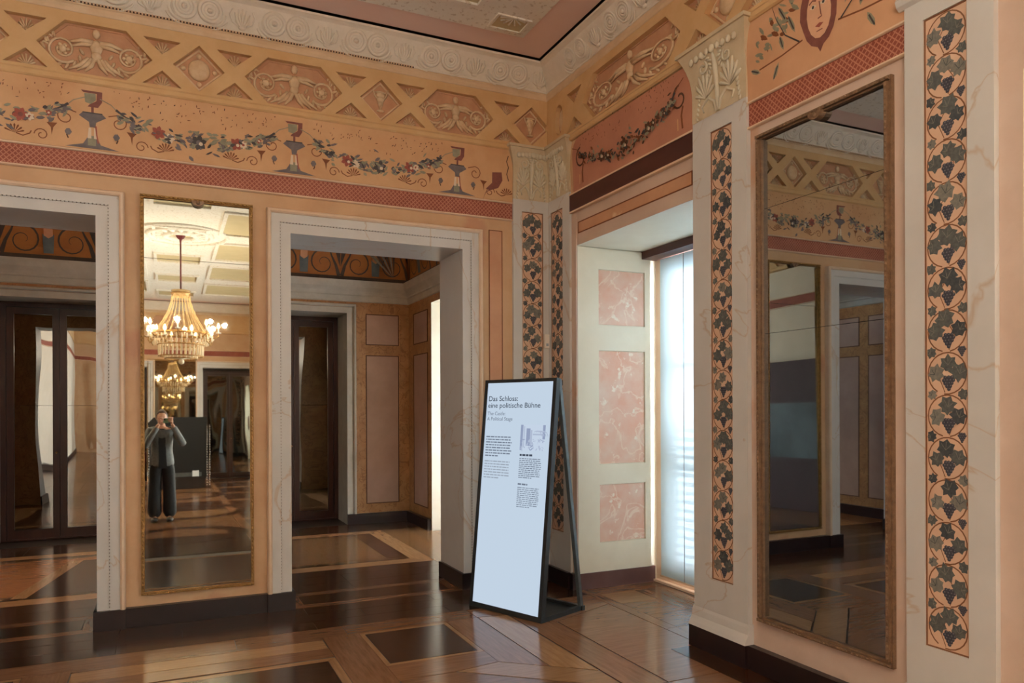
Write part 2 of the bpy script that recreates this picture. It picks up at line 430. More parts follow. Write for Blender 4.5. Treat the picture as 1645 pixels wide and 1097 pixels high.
fb = MB(FW); fb.box(XC - 0.1, XB + 0.9, YD - 0.6, YH - 0.28, -0.12, -0.004)
floor = tag(fb.build('floor', M['joint']), 'dark glossy inlaid parquet floor of the hall', 'floor', 'structure')
# dark border along the mirror wall
xs = [-2.77, -1.62, -0.3, 0.98, 2.0, 3.22]
for i in range(5):
    for (t0, t1) in ((5.42, 5.62), (5.62, 5.83), (5.83, 6.03)):
        piece(floor, rect(xs[i] + (0.4 if t0 == 5.62 and i else 0), xs[i + 1] + (0.4 if t0 == 5.62 and i < 4 else 0), t0, t1), 'w_dark', name='parquet_board')
xs = [-2.2, -0.95, 0.42, 1.15, 2.12]
for i in range(4): piece(floor, rect(xs[i], xs[i + 1], 5.2, 5.42), 'w_mid', name='parquet_board')
# middle field with a framed panel and the ladder-like strip above it
for a0, a1 in ((-0.52, 0.97),):
    piece(floor, rect(a0, a1, 4.96, 5.15), 'w_light', gap=0.006)
    piece(floor, rect(a0, a1, 4.78, 4.96), 'w_mid')
    framed(floor, a0, a1, 3.2, 4.76, 0.055, 'w_light', 'w_dark')
    piece(floor, rect(a0, a1, 5.15, 5.2), 'w_mid', gap=0.001)
for a0 in (1.22, -1.42):
    framed(floor, a0, a0 + 0.65, 4.46, 5.18, 0.03, 'w_mid', 'w_mid', None) if False else framed(floor, a0, a0 + 0.65, 4.46, 5.18, 0.035, 'w_light', 'w_dark')
    piece(floor, rect(a0 - 0.02 if a0 > 0 else a0, a0 + 0.67 if a0 > 0 else a0 + 0.65, 5.18, 5.2), 'w_mid', gap=0.001)
    piece(floor, [(a0, 4.19), (a0 + .35, 4.19), (a0 + .65, 4.24 if a0 > 0 else 4.19), (a0 + .65, 4.46), (a0, 4.46)], 'w_mid', gap=0.001)
piece(floor, rect(0.97, 1.22, 3.9, 5.2), 'w_mid_y', gap=0.0008)
piece(floor, rect(-0.77, -0.52, 3.9, 5.2), 'w_mid_y', gap=0.0008)
piece(floor, [(1.87, 5.2), (2.12, 5.2), (2.12, 4.03), (1.87, 4.24)], 'w_mid_y', gap=0.002)
piece(floor, [(2.12, 5.2), (2.36, 5.16), (2.36, 3.83), (2.12, 4.03)], 'w_light_y', gap=0.007)
piece(floor, [(2.36, 5.16), (2.61, 4.84), (2.61, 3.5), (2.36, 3.5)], 'w_mid_y', gap=0.006)
piece(floor, [(2.12, 5.2), (2.36, 5.16), (2.61, 4.84), (3.22, 5.1), (3.22, 5.42), (2.12, 5.42)], 'w_mid', gap=0.004)
piece(floor, [(2.61, 4.84), (3.22, 5.1), (3.22, 3.5), (2.61, 3.5)], 'w_mid', gap=0.006)
piece(floor, [(1.57, 4.19), (1.87, 4.24), (2.36, 3.83), (2.36, 3.53)], 'w_light', gap=0.007)
piece(floor, [(1.22, 4.19), (1.57, 4.19), (2.36, 3.53), (2.36, 3.0), (1.22, 3.0)], 'w_mid', gap=0.007)
piece(floor, [(0.97, 3.9), (1.22, 3.9), (1.22, 3.0), (0.97, 3.0)], 'w_dark', gap=0.003)
piece(floor, [(-2.77, 5.42), (-2.2, 5.42), (-2.2, 3.0), (-2.77, 3.0)], 'w_mid_y', gap=0.003)
piece(floor, [(-2.2, 5.2), (-1.42, 5.2), (-1.42, 3.0), (-2.2, 3.0)], 'w_light_y', gap=0.003)
piece(floor, [(-1.42, 4.19), (-0.77, 4.19), (-0.77, 3.0), (-1.42, 3.0)], 'w_mid', gap=0.003)
piece(floor, [(-0.77, 3.9), (-0.52, 3.9), (-0.52, 3.2), (-0.77, 3.2)], 'w_mid_y', gap=0.003)
piece(floor, [(2.36, 3.5), (3.22, 3.5), (3.22, 3.0), (2.36, 3.0)], 'w_mid', gap=0.003)
for k in range(9): piece(floor, rect(2.98, 3.22, 3.97 - 1.45 * (k + 1), 3.97 - 1.45 * k), 'w_dark_y', z=0.0015, name='parquet_board')  # dark border boards; skirting's reflection and pilaster's shade put into their colour too
# window-niche floor
piece(floor, rect(3.22, 4.05, 3.99, 4.35), 'w_mid_y'); piece(floor, rect(3.22, 3.32, 4.35, 5.6), 'w_mid_y')
piece(floor, rect(3.32, 3.66, 5.06, 5.38), 'w_light', gap=0.003); piece(floor, rect(3.32, 4.05, 5.38, 5.6), 'w_mid')
piece(floor, rect(3.66, 4.05, 4.7, 5.38), 'w_mid_y'); piece(floor, rect(3.32, 3.66, 4.7, 5.06), 'w_mid'); piece(floor, rect(3.32, 4.05, 4.35, 4.7), 'w_mid')
# the rest of the hall: 1.5 m fields, and rings of curved boards under the chandelier
y = 3.0; row = 0
while y > YD:
    y0 = max(y - 1.54, YD)
    cols = [-2.77, -1.77, -0.52, 0.97, 2.22, 3.22]
    for i in range(5):
        m = ('w_mid', 'w_ante', 'w_dark')[(i + row) % 3]
        if y - y0 > 0.7 and i in (1, 3): framed(floor, cols[i], cols[i + 1], y0, y, 0.12, 'w_mid', 'w_dark')
        else: piece(floor, rect(cols[i], cols[i + 1], y0, y), m, gap=0.003)
    y = y0; row += 1
for cy, rr in ((1.3, 0.8), (-1.55, 1.15), (-4.6, 0.9)):
    for k in range(12):
        a0, a1 = 2 * pi * k / 12, 2 * pi * (k + 1) / 12
        o_ = arc((0.235, cy), rr, a0, a1, 5); i_ = arc((0.235, cy), rr - 0.24, a1, a0, 5)
        b = MB(FW); b.prism(o_ + i_, -0.003, 0.0015); b.build('parquet_ring_board', M['w_dark'], floor)

fb = MB(FW); fb.box(XG - 0.1, XF + 0.9, YH - 0.3, 12.6, -0.12, -0.0042)
floor2 = tag(fb.build('floor', M['joint']), 'dark inlaid parquet floor of the far room behind the two doorways', 'floor', 'structure')
for cx, w in ((1.62, 0.72), (-1.17, 0.72)):                       # thresholds
    a0, a1 = cx - w, cx + w
    framed(floor2, a0, a1, 6.03, 6.52, 0.10, 'w_mid', 'w_dark')
xs = [XG, -1.4, 0.1, 1.5, XF]
for i in range(4):
    for t0, t1 in ((6.52, 6.8), (6.8, 7.1)): piece(floor2, rect(xs[i], xs[i + 1], t0, t1), 'w_dark', name='parquet_board')
def ante_panel(a0, a1, t0, t1):
    framed(floor2, a0, a1, t0, t1, 0.2, 'w_light', 'w_ante')
    # rope-pattern inlay and an inner frame
    for (b0, b1, s0, s1) in ((a0 + 0.2, a1 - 0.2, t0 + 0.2, t0 + 0.29), (a0 + 0.2, a1 - 0.2, t1 - 0.29, t1 - 0.2)):
        L = b1 - b0; k = int(L / 0.16)
        for i in range(k):
            piece(floor2, [(b0 + L * i / k, s0), (b0 + L * (i + .8) / k, s0), (b0 + L * (i + 1) / k, s1), (b0 + L * (i + .2) / k, s1)], 'w_dark', z=0.001, name='rope_inlay', th=0.003)
    for (b0, b1) in ((a0 + 0.2, a0 + 0.42), (a1 - 0.42, a1 - 0.2)):
        piece(floor2, rect(b0, b1, t0 + 0.32, t1 - 0.32), 'w_dark_y', z=0.001, name='inlay_strip', th=0.003)
    framed_z = rect(a0 + 0.5, a1 - 0.5, t0 + 0.35, t1 - 0.35)
    piece(floor2, framed_z, 'w_orange' if a0 < 0 else 'w_ante', z=0.001, th=0.003)
ante_panel(0.5, 2.52, 7.1 + 0.24, 9.45)
ante_panel(-2.1, 0.1, 7.1, 9.45)
piece(floor2, [(-1.18, 7.36), (-1.06, 7.36), (-0.78, 8.95), (-0.9, 8.95)], 'w_light_y', z=0.0016, name='inlay_strip', th=0.003)
piece(floor2, [(-1.06, 7.36), (-0.4, 7.36), (-0.4, 8.95), (-0.78, 8.95)], 'w_dark', z=0.0016, th=0.003)
piece(floor2, rect(0.1, 0.5, 7.1, 9.45), 'w_mid_y'); piece(floor2, rect(0.5, 2.52, 7.1, 7.34), 'w_dark')
piece(floor2, rect(2.52, XF, 7.1, 9.45), 'w_ante_y'); piece(floor2, rect(XG, -2.1, 7.1, 9.45), 'w_mid_y')
for i in range(4): piece(floor2, rect(xs[i], xs[i + 1], 9.45, 10.06), 'w_dark', name='parquet_board')
piece(floor2, rect(XF, XF + 0.8, 7.5, 9.1), 'w_mid_y')

# ------------------------------------------------------------------ walls
DOORS = [(-1.17, 0.7235), (1.62, 0.7235)]        # centre, half width of the clear opening
ZD = 2.955
b = MB(FA)
holes = [rect(c - w, c + w, -.03, ZD) for c, w in DOORS]
b.plate(rect(XC, XB, -.04, 4.9), holes, -(YH - YA), 0, 0, hm=1, edges=False)
wall_back = tag(b.build('wall_back', [M['plaster'], M['stone']]), 'ochre plastered wall with two doorways and a tall mirror between them', 'wall', 'structure')
b = MB(FH); b.plate(rect(-XF, -XG, -.04, 4.2), [rect(-c - w, -c + w, -.03, ZD) for c, w in DOORS], 0, 0, 0, edges=False)
tag(b.build('wall_far_front', M['ante']), 'back face of the doorway wall seen from the far room', 'wall', 'structure')
b = MB(FB)
bay_holes = [rect(-(yc + 0.80), -(yc - 0.80), -.03, 2.972) for yc in BAYS]
b.plate(rect(-YA, -YD, -.04, 4.9), bay_holes, -0.87, 0, 0, hm=1, edges=False)
M['plaster_rose'] = mat('rose_plaster', C8(206, 178, 160), C8(216, 190, 173), 0.55, 3.0, bump=0.06, blotch=(C8(206, 164, 138), 1.3, 0.6))
wall_right = tag(b.build('wall_right', [M['plaster_rose'], M['white']]), 'pinkish wall with deep window niches and vine pilasters', 'wall', 'structure')
M['plaster_pale'] = mat('pale_plaster', C8(222, 206, 184), C8(230, 214, 194), 0.6, 3.0)
b = MB(FC); b.poly(rect(YD, YA, 0, 4.9)); wall_left = tag(b.build('wall_left', M['plaster_pale']), 'plain pale side wall opposite the windows, seen only in mirrors', 'wall', 'structure')
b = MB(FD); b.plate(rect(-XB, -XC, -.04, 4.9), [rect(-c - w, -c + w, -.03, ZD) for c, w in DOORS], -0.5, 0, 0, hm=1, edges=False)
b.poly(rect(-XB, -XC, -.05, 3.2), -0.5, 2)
wall_front = tag(b.build('wall_front', [M['plaster'], M['stone'], M['dark_int']]), 'end wall behind the photographer, seen in the tall mirror', 'wall', 'structure')

# ceiling
b = MB(FW); b.poly(rect(XC, XB, YD, YA), ZC + .02, 1); b.prism(rect(XC + .211, XB - .211, YD + .211, YA - .211), ZC + .02, ZC, 0)
ceiling = tag(b.build('ceiling', [M['ceil_pink'], M['joint']]), 'pink bordered stucco ceiling of the hall', 'ceiling', 'structure')
b = MB(FW); b.prism(rect(XC + 0.51, XB - 0.51, YD + 0.5, YA - 0.5), ZC, ZC - 0.012)
cf = b.build('white_field', M['ceil_white'], ceiling)
FCe = Fr((0, 0, ZC - 0.012), (1, 0, 0), (0, 0, -1), (0, 1, 0))
def ceil_frame(a0, a1, t0, t1, w=0.02, h=0.012, name='stucco_frame', fan=False, mm='ceil_olive'):
    b = MB(FCe); b.plate(rect(a0, a1, t0, t1), [rect(a0 + w, a1 - w, t0 + w, t1 - w)], 0, h, 0)
    b.poly(rect(a0 + w, a1 - w, t0 + w, t1 - w), 0.002, 1)
    if fan:
        c = ((a0 + a1) / 2, t0 + w)
        for k in range(7):
            an = pi * (k + .5) / 7; r = 0.11
            b.tube([(c[0] + 0.02 * cos(an), c[1] + 0.02 * sin(an), 0.004), (c[0] + r * cos(an), c[1] + r * sin(an), 0.004)], [0.003, 0.008], 5, 0)
    return b.build(name, [M['ceil_white'], M[mm]], cf)
ceil_frame(2.36, 2.655, 5.30, 5.52, fan=True, name='corner_square')
ceil_frame(-2.2, -1.9, 5.30, 5.52, fan=True, name='corner_square')
ceil_frame(1.5, 2.2, 4.75, 5.28, 0.04, 0.02); ceil_frame(-1.75, -1.05, 4.75, 5.28, 0.04, 0.02)
for i in range(6):
    t1 = 4.4 - i * 2.1
    ceil_frame(-1.5, -0.35, t1 - 1.5, t1, 0.06, 0.03); ceil_frame(0.82, 1.97, t1 - 1.5, t1, 0.06, 0.03)
    ceil_frame(-0.2, 0.67, t1 - 2.0, t1 - 1.2, 0.05, 0.03)
b = MB(FCe)
for r, h in ((0.75, 0.03), (0.5, 0.045), (0.25, 0.06)):
    b.tube([(CHAND[0] + r * cos(2 * pi * i / 28), CHAND[1] + r * sin(2 * pi * i / 28), 0.01) for i in range(28)], h, 6, 0, closed=True)
for k in range(16):
    an = 2 * pi * k / 16
    b.blob((CHAND[0] + .37 * cos(an), CHAND[1] + .37 * sin(an), 0.01), 0.11, 0.045, 0.03, an)
b.build('ceiling_rosette', M['ceil_white'], ceiling)

# ------------------------------------------------------------------ skirting
def skirt(name, fr, spans, label, h=0.14, n=0.05, mm='base'):
    e = tag(empty(name), label, 'baseboard', 'structure')
    for a0, a1, nn in spans:
        b = MB(fr); b.box(a0, a1, 0, h, 0, nn); b.build('skirting_board', M[mm], e)
    return e
skirt('baseboard_back', FA, [(XC, -1.17 - .70, .06), (-1.17 + .70, -0.265, .062), (-0.265, 0.715, .05), (0.715, 1.62 - .70, .062), (1.62 + .70, 2.53, .062), (2.53, 2.83, .05), (2.83, 3.2, .062)], 'dark plinth board under the mirror wall')
bb = skirt('baseboard_right', FB, [(-6.04, -5.66, .062), (-5.66, -5.6, .045), (-4.0, -3.47, .07), (-3.47, -2.42, .05), (-2.42, -1.99, .07), (-1.99, -1.9, .05), (-.3, 1.8, .05), (3.4, 5.5, .05), (7.1, 9.3, .05)], 'black plinth board below the dark mirror')
FJ = Fr((XB, 5.60, 0), (1, 0, 0), (0, -1, 0))
b = MB(FJ); b.box(0.0, 0.80, 0, 0.14, 0, 0.022); b.build('skirting_board', mat('niche_plinth', C8(92, 62, 60), C8(104, 74, 70), 0.35, 5.0), bb)
for c, w in DOORS:
    for sx in (-1, 1):
        fr = Fr((c + sx * w, YA, 0), (0, 1, 0), (-sx, 0, 0))
        b = MB(fr); b.box(-0.06, 0.56, 0, 0.14, 0, 0.022); b.build('skirting_board', M['base'], bpy.data.objects['baseboard_back'])
e = tag(empty('window_5'), 'bright window niche of the far room seen through the right doorway', 'window', 'structure')
fw5 = Fr((XF + .76, 0, 0), (0, -1, 0), (-1, 0, 0))
b = MB(fw5); b.plate(rect(-9.12, -7.5, 0, 2.93), [rect(-9.0, -8.33, .1, 2.85), rect(-8.29, -7.62, .1, 2.85)], -.06, 0); b.build('window_frame', M['winframe'], e)
b = MB(fw5); b.poly(rect(-9.02, -7.60, .08, 2.87), -.03); b.build('blind_panel', M['blind3'], e)  # unseen thick blind, added to dim the far room
skirt('baseboard_far', FE, [(XG, -1.8, .05), (-.54, 0.99, .05), (2.23, XF, .05)], 'dark plinth board of the far room')
bf = bpy.data.objects['baseboard_far']
for a0, a1 in ((-YE, -9.15), (-7.45, -YH)):
    b = MB(FF); b.box(a0, a1, 0, 0.14, 0, 0.05); b.build('skirting_board', M['base'], bf)
b = MB(FG); b.box(YH, YE, 0, 0.14, 0, .05); b.build('skirting_board', M['base'], bf)
b = MB(FC); b.box(YD, YA, 0, 0.14, 0, .05); b.build('skirting_board', M['base'], bpy.data.objects['baseboard_back'])

# ------------------------------------------------------------------ door casings
def casing(name, fr, c, w, zt, label, cw=0.182, n=0.045, mm='stone', beads=True, z0=0.14):
    e = tag(empty(name), label, 'door casing', 'structure')
    def U(o): return [(c - w - o, z0), (c - w - o, zt + o), (c + w + o, zt + o), (c + w + o, z0)]
    def ring(o0, o1, n0, n1, nm):
        b = MB(fr); A, B = U(o0), U(o1)
        for i in range(3):
            q = [A[i], A[i + 1], B[i + 1], B[i]]
            b.poly(q, n1)
            for p, r_ in ((A[i], A[i + 1]), (B[i], B[i + 1])):
                b.add([fr(*p, n0), fr(*r_, n0), fr(*r_, n1), fr(*p, n1)], [(0, 1, 2, 3)])
        for P0, P1 in ((A[0], B[0]), (A[3], B[3])):
            b.add([fr(*P0, n0), fr(*P1, n0), fr(*P1, n1), fr(*P0, n1)], [(0, 1, 2, 3)])
        return b.build(nm, M[mm], e)
    ring(0.0, 0.076, 0, n - 0.012, 'inner_fascia'); ring(0.082, cw - 0.035, 0, n, 'outer_fascia')
    b = MB(fr); pts = U(cw - 0.022)
    prof = [(-0.013, n), (-0.011, n + 0.016), (0.0, n + 0.026), (0.014, n + 0.024), (0.022, n + 0.01), (0.022, 0.0)]
    for i in range(3):
        for j in range(len(prof) - 1):
            o0, n0 = prof[j]; o1, n1 = prof[j + 1]
            A, B = U(cw - 0.022 + o0), U(cw - 0.022 + o1)
            b.add([fr(*A[i], n0), fr(*A[i + 1], n0), fr(*B[i + 1], n1), fr(*B[i], n1)], [(0, 1, 2, 3)])
    b.build('outer_bead', M['pale'] if mm == 'stone' else M[mm], e)
    if beads:
        b = MB(fr); P = U(0.079); sp = 0.024
        for i in range(3):
            p, q = Vector(P[i]), Vector(P[i + 1]); L = (q - p).length; k = int(L / sp)
            for j in range(k):
                x = p + (q - p) * (j + .5) / k; d = (q - p).normalized()
                hx, hy = (0.0075, 0.0035) if abs(d.x) > .5 else (0.0035, 0.0075)
                b.box(x.x - hx, x.x + hx, x.y - hy, x.y + hy, n - 0.014, n + 0.002)
        o = b.build('bead_moulding', M['stone'], e); o['kind'] = 'stuff'
        b = MB(fr); A, B = U(0.076), U(0.082)
        for i in range(3): b.poly([A[i], A[i + 1], B[i + 1], B[i]], n - 0.016)
        b.build('bead_groove', M['p_umber'], e)
    return e
casing('door_1', FA, -1.17, .7235, ZD, 'pale stone casing of the left doorway, with a beaded inner line')
casing('door_2', FA, 1.62, .7235, ZD, 'pale stone casing of the doorway beside the white sign')
casing('door_3', FE, -1.17, .61, 2.865, 'grey stone casing round the glazed door seen through the left doorway', cw=0.12, n=0.03, mm='ante_stone', beads=False)
casing('door_4', FE, 1.62, .61, 2.865, 'grey stone casing round the glazed door seen through the right doorway', cw=0.12, n=0.03, mm='ante_stone', beads=False)
casing('door_5', FD, 1.17, .7235, ZD, 'pale casing of an end wall doorway, seen in the mirror beside the photographer', beads=False)
casing('door_6', FD, -1.62, .7235, ZD, 'pale casing of the other end wall doorway behind the photographer', beads=False)

def glazed_door(fr, c, w, zt, n, label, name):
    e = tag(empty(name), label, 'door', 'structure')
    b = MB(fr); b.plate(rect(c - w, c + w, 0.004, zt), [rect(c - w + .06, c + w - .06, 0.02, zt - .06)], n - .05, n + .05); b.build('door_frame', M['mahog'], e)
    for sx in (-1, 1):
        a0, a1 = (c - w + .06, c) if sx < 0 else (c, c + w - .06)
        b = MB(fr); b.plate(rect(a0 + .002, a1 - .002, .02, zt - .06), [rect(a0 + .075, a1 - .075, 0.13, zt - .14)], n - .02, n + .025)
        leaf = b.build('door_leaf', M['mahog'], e)
        b = MB(fr); b.poly(rect(a0 + .07, a1 - .07, 0.125, 1.62), n); b.build('glass_pane', M['oldglass'], leaf)
        b = MB(fr); b.poly(rect(a0 + .07, a1 - .07, 1.623, zt - .135), n + .001); b.build('glass_pane', M['oldglass'], leaf)
        if sx < 0:
            b = MB(fr); b.blob((a1 - .035, 1.05, n + .045), .014, .014, .014); b.tube([(a1 - .035, 1.05, n + .02), (a1 - .035, 1.05, n + .05)], .006, 6)
            b.build('door_knob', M['gilt'], leaf)
glazed_door(FE, -1.17, .608, 2.863, -0.5, 'mahogany glazed double door seen through the left doorway', 'door_7')
glazed_door(FE, 1.62, .608, 2.863, -0.62, 'mahogany glazed double door seen through the doorway beside the sign', 'door_8')
glazed_door(FD, 1.17, .72, 2.9, -0.4, 'dark glazed door at the end of the hall, seen in the mirror', 'door_9')
glazed_door(FD, -1.62, .72, 2.9, -0.4, 'dark glazed door at the other side of the end wall', 'door_10')

# ------------------------------------------------------------------ anteroom shell
b = MB(FE); b.plate(rect(XG, XF, -.04, 3.35), [rect(c - .61, c + .61, -.03, 2.865) for c in (-1.17, 1.62)], -.8, 0, 0, hm=1, edges=False)
wall_far = tag(b.build('wall_far', [M['ante'], M['ante_stone']]), 'ochre marbled wall of the far room seen through the doorways', 'wall', 'structure')
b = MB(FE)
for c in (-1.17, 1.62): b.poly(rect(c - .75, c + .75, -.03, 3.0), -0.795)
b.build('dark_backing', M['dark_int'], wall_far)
b = MB(FF); b.plate(rect(-YE, -YH, -.04, 3.35), [rect(-9.12, -7.5, -.03, 2.93)], -.8, 0, 0, hm=1, edges=False)
wall_fr = tag(b.build('wall_far_right', [M['ante'], M['white']]), 'ochre marbled window wall of the far room', 'wall', 'structure')
b = MB(FG); b.poly(rect(YH, YE, 0, 3.35)); wall_fl = tag(b.build('wall_far_left', M['ante']), 'ochre marbled left wall of the far room', 'wall', 'structure')
b = MB(FW); b.poly(rect(XG, XF, YH, YE), 4.35); tag(b.build('ceiling', M['dark_int']), 'dark brown ceiling of the far room', 'ceiling', 'structure')
def wall_panel(fr, a0, a1, t0, t1, parent, mm='ante_panel', w=0.012, line='p_umber'):
    b = MB(fr); b.plate(rect(a0, a1, t0, t1), [rect(a0 + w, a1 - w, t0 + w, t1 - w)], 0, 0.008, 1); b.poly(rect(a0 + w, a1 - w, t0 + w, t1 - w), 0.003, 0)
    return b.build('wall_panel', [M[mm], M[line]], parent)
for a0, a1, f, par in ((2.49, 2.955, FE, wall_far), (-0.42, 0.16, FE, wall_far), (0.3, 0.87, FE, wall_far), (-2.55, -2.0, FE, wall_far), (-9.86, -9.26, FF, wall_fr), (-7.3, -6.75, FF, wall_fr),
                       (6.8, 7.5, FG, wall_fl), (7.65, 8.7, FG, wall_fl), (8.85, 9.9, FG, wall_fl)):
    wall_panel(f, a0, a1, 2.44, 2.865, par); wall_panel(f, a0, a1, 0.265, 2.30, par)
def cornice(name, fr, a0, a1, m0, m1, label):
    e = tag(empty(name), label, 'cornice', 'structure')
    b = MB(fr); b.mould([(0, 3.02), (0.012, 3.03), (0.02, 3.10), (0.035, 3.11), (0.035, 3.13), (0.05, 3.16), (0.085, 3.21), (0.105, 3.27), (0.11, 3.30), (0.0, 3.31)], a0, a1, 0, m0, m1)
    b.build('cornice_moulding', M['ante_stone'], e)
    b = MB(fr); pr = [(0.02, 3.31), (0.02, 3.45), (0.05, 3.65), (0.12, 3.85), (0.28, 4.05), (0.5, 4.2), (0.8, 4.3), (1.2, 4.35)]
    b.mould(pr, a0, a1, 0, m0, m1); cv = b.build('painted_cove', M['ante_cove'], e)
    b = MB(fr); k = int((a1 - a0) / 0.95)
    def nn(t): 
        for (n0, t0), (n1, t1) in zip(pr, pr[1:]):
            if t0 <= t <= t1: return n0 + (n1 - n0) * (t - t0) / (t1 - t0)
        return 0.02
    class CF:
        def __call__(s, a, t, n=0): return fr(a, t, nn(t) + n)
    b.fr = CF()
    for i in range(k):
        x = a0 + (a1 - a0) * (i + .5) / k
        for sx in (-1, 1):
            b.stroke(spiral((x + sx * .25, 3.52), 0.17, 0.03, pi / 2 + sx * .4, sx * 1.3), .022, .004, 0, True)
            b.stroke([(x + sx * .46, 3.36), (x + sx * .42, 3.5), (x + sx * .36, 3.62), (x + sx * .3, 3.78)], .05, .005, 0, True)
            b.poly([(x + sx * .40, 3.7), (x + sx * .475, 3.48), (x + sx * .475, 3.72)], .006, 0)
        b.poly([(x - .05, 3.38), (x + .05, 3.38), (x + .06, 3.6), (x, 3.56), (x - .06, 3.6)], .006, 1)
        b.poly([(x - .045, 3.58), (x, 3.55), (x + .045, 3.58), (x + .045, 3.8), (x - .045, 3.8)], .008, 2)
    b.stroke([(a0, 3.335), (a1, 3.335)], .05, .003, 0)
    b.build('painted_scrollwork', [M['cove_dark'], M['cove_blue'], M['coffer_back']], cv)
    return e, b
ec, bcv = cornice('trim_1', FE, XG, XF, 1, 1, 'grey cornice and painted cove of the far wall')
cornice('trim_2', FF, -YE, -YH, 1, 0, 'grey cornice and painted cove above the far window')
cornice('trim_3', FG, YH, YE, 0, 1, 'grey cornice and painted cove on the left of the far room')
b = MB(FE)                                                     # dark fan in the corner of the cove
for k in range(6):
    an = pi / 2 + k * 0.16
    b.poly([(2.86 + .02 * cos(an), 3.36), (2.86 + .62 * cos(an - .05), 3.36 + .62 * sin(an - .05)), (2.86 + .62 * cos(an + .06), 3.36 + .62 * sin(an + .06))], 0.1 + .002 * k, k % 2)
b.build('painted_fan', [M['cove_dark'], M['leaf2']], ec)

# ------------------------------------------------------------------ braided red band with its two mouldings
def clip_seg(p, q, a0, a1, t0, t1):
    x0, y0, x1, y1 = *p, *q; u0, u1 = 0.0, 1.0
    for d, lo_, hi_, s0 in ((x1 - x0, a0, a1, x0), (y1 - y0, t0, t1, y0)):
        if abs(d) < 1e-9:
            if s0 < lo_ or s0 > hi_: return None
            continue
        ua, ub = (lo_ - s0) / d, (hi_ - s0) / d
        if ua > ub: ua, ub = ub, ua
        u0, u1 = max(u0, ua), min(u1, ub)
    if u1 - u0 < 1e-4: return None
    return (x0 + (x1 - x0) * u0, y0 + (y1 - y0) * u0), (x0 + (x1 - x0) * u1, y0 + (y1 - y0) * u1)
def braid(name, fr, spans, label, t0=3.265, t1=3.405, detail=True):
    e = tag(empty(name), label, 'painted band', 'structure')
    for a0, a1 in spans:
        b = MB(fr); b.box(a0, a1, t0, t1, 0, 0.012); b.build('red_band', M['band'], e)
        for tt in (3.25, 3.402):
            b = MB(fr); b.mould([(0, tt), (0.018, tt + .001), (0.026, tt + .006), (0.026, tt + .014), (0.012, tt + .018), (0, tt + .018)], a0, a1)
            b.build('edge_moulding', M['pale'], e)
        if not detail: continue
        b = MB(fr); h = t1 - t0; NJ = 8; P = 2 * h / NJ; tt0, tt1 = t0 + 0.006, t1 - 0.008
        for i in range(-NJ, int((a1 - a0) / P) + NJ):
            for sg in (1, -1):
                x = a0 + i * P
                for j in range(NJ + 1):
                    if j % 2 == (0 if sg > 0 else 1): continue
                    u0, u1 = (j - .85) * P / 2, (j + .85) * P / 2
                    s_ = clip_seg((x + sg * u0, t0 + u0), (x + sg * u1, t0 + u1), a0 + .004, a1 - .004, tt0, tt1)
                    if s_: b.stroke(list(s_), 0.0062, 0.0132 + 0.0004 * (sg > 0))
        b.build('braid_pattern', M['band_line'], e)
    return e
braid('trim_4', FA, [(-2.38, 2.83)], 'red braided band between pale mouldings above the doorways')
braid('trim_5', FB, [(-3.482, -2.42)], 'red braided band above the large dark mirror')
braid('trim_6', FC, [(YD, YA)], 'red band on the side wall opposite the windows', detail=False)
braid('trim_7', FD, [(-XB, -XC)], 'red band on the end wall behind the photographer', detail=False)

# ------------------------------------------------------------------ painted friezes
def nfr(t): return 0.02 + 0.028 * max(0, min(1, (t - 3.42) / 0.45)) ** 2
class Curved:                        # frieze surface leaning slightly into the room
    def __init__(s, fr): s.fr = fr
    def __call__(s, a, t, n=0): return s.fr(a, t, nfr(t) + n)
def frieze_ground(fr, a0, a1, m, parent, name='painted_ground', t1=3.872):
    b = MB(fr); b.mould([(0, 3.42)] + [(nfr(3.42 + (t1 - 3.42) * i / 5), 3.42 + (t1 - 3.42) * i / 5) for i in range(6)] + [(0, t1)], a0, a1)
    return b.build(name, m, parent)
PM = [M['p_brown'], M['p_umber'], M['p_red'], M['p_grey'], M['p_green'], M['p_dark'], M['p_white'], M['p_hair']]
def daub(b, c, L, w, an, m, n):
    pts = [(-.5, 0), (-.2, -.5), (.2, -.42), (.5, 0), (.15, .48), (-.25, .4)]
    b.poly([(c[0] + p[0] * L * cos(an) - p[1] * w * sin(an), c[1] + p[0] * L * sin(an) + p[1] * w * cos(an)) for p in pts], n, m)
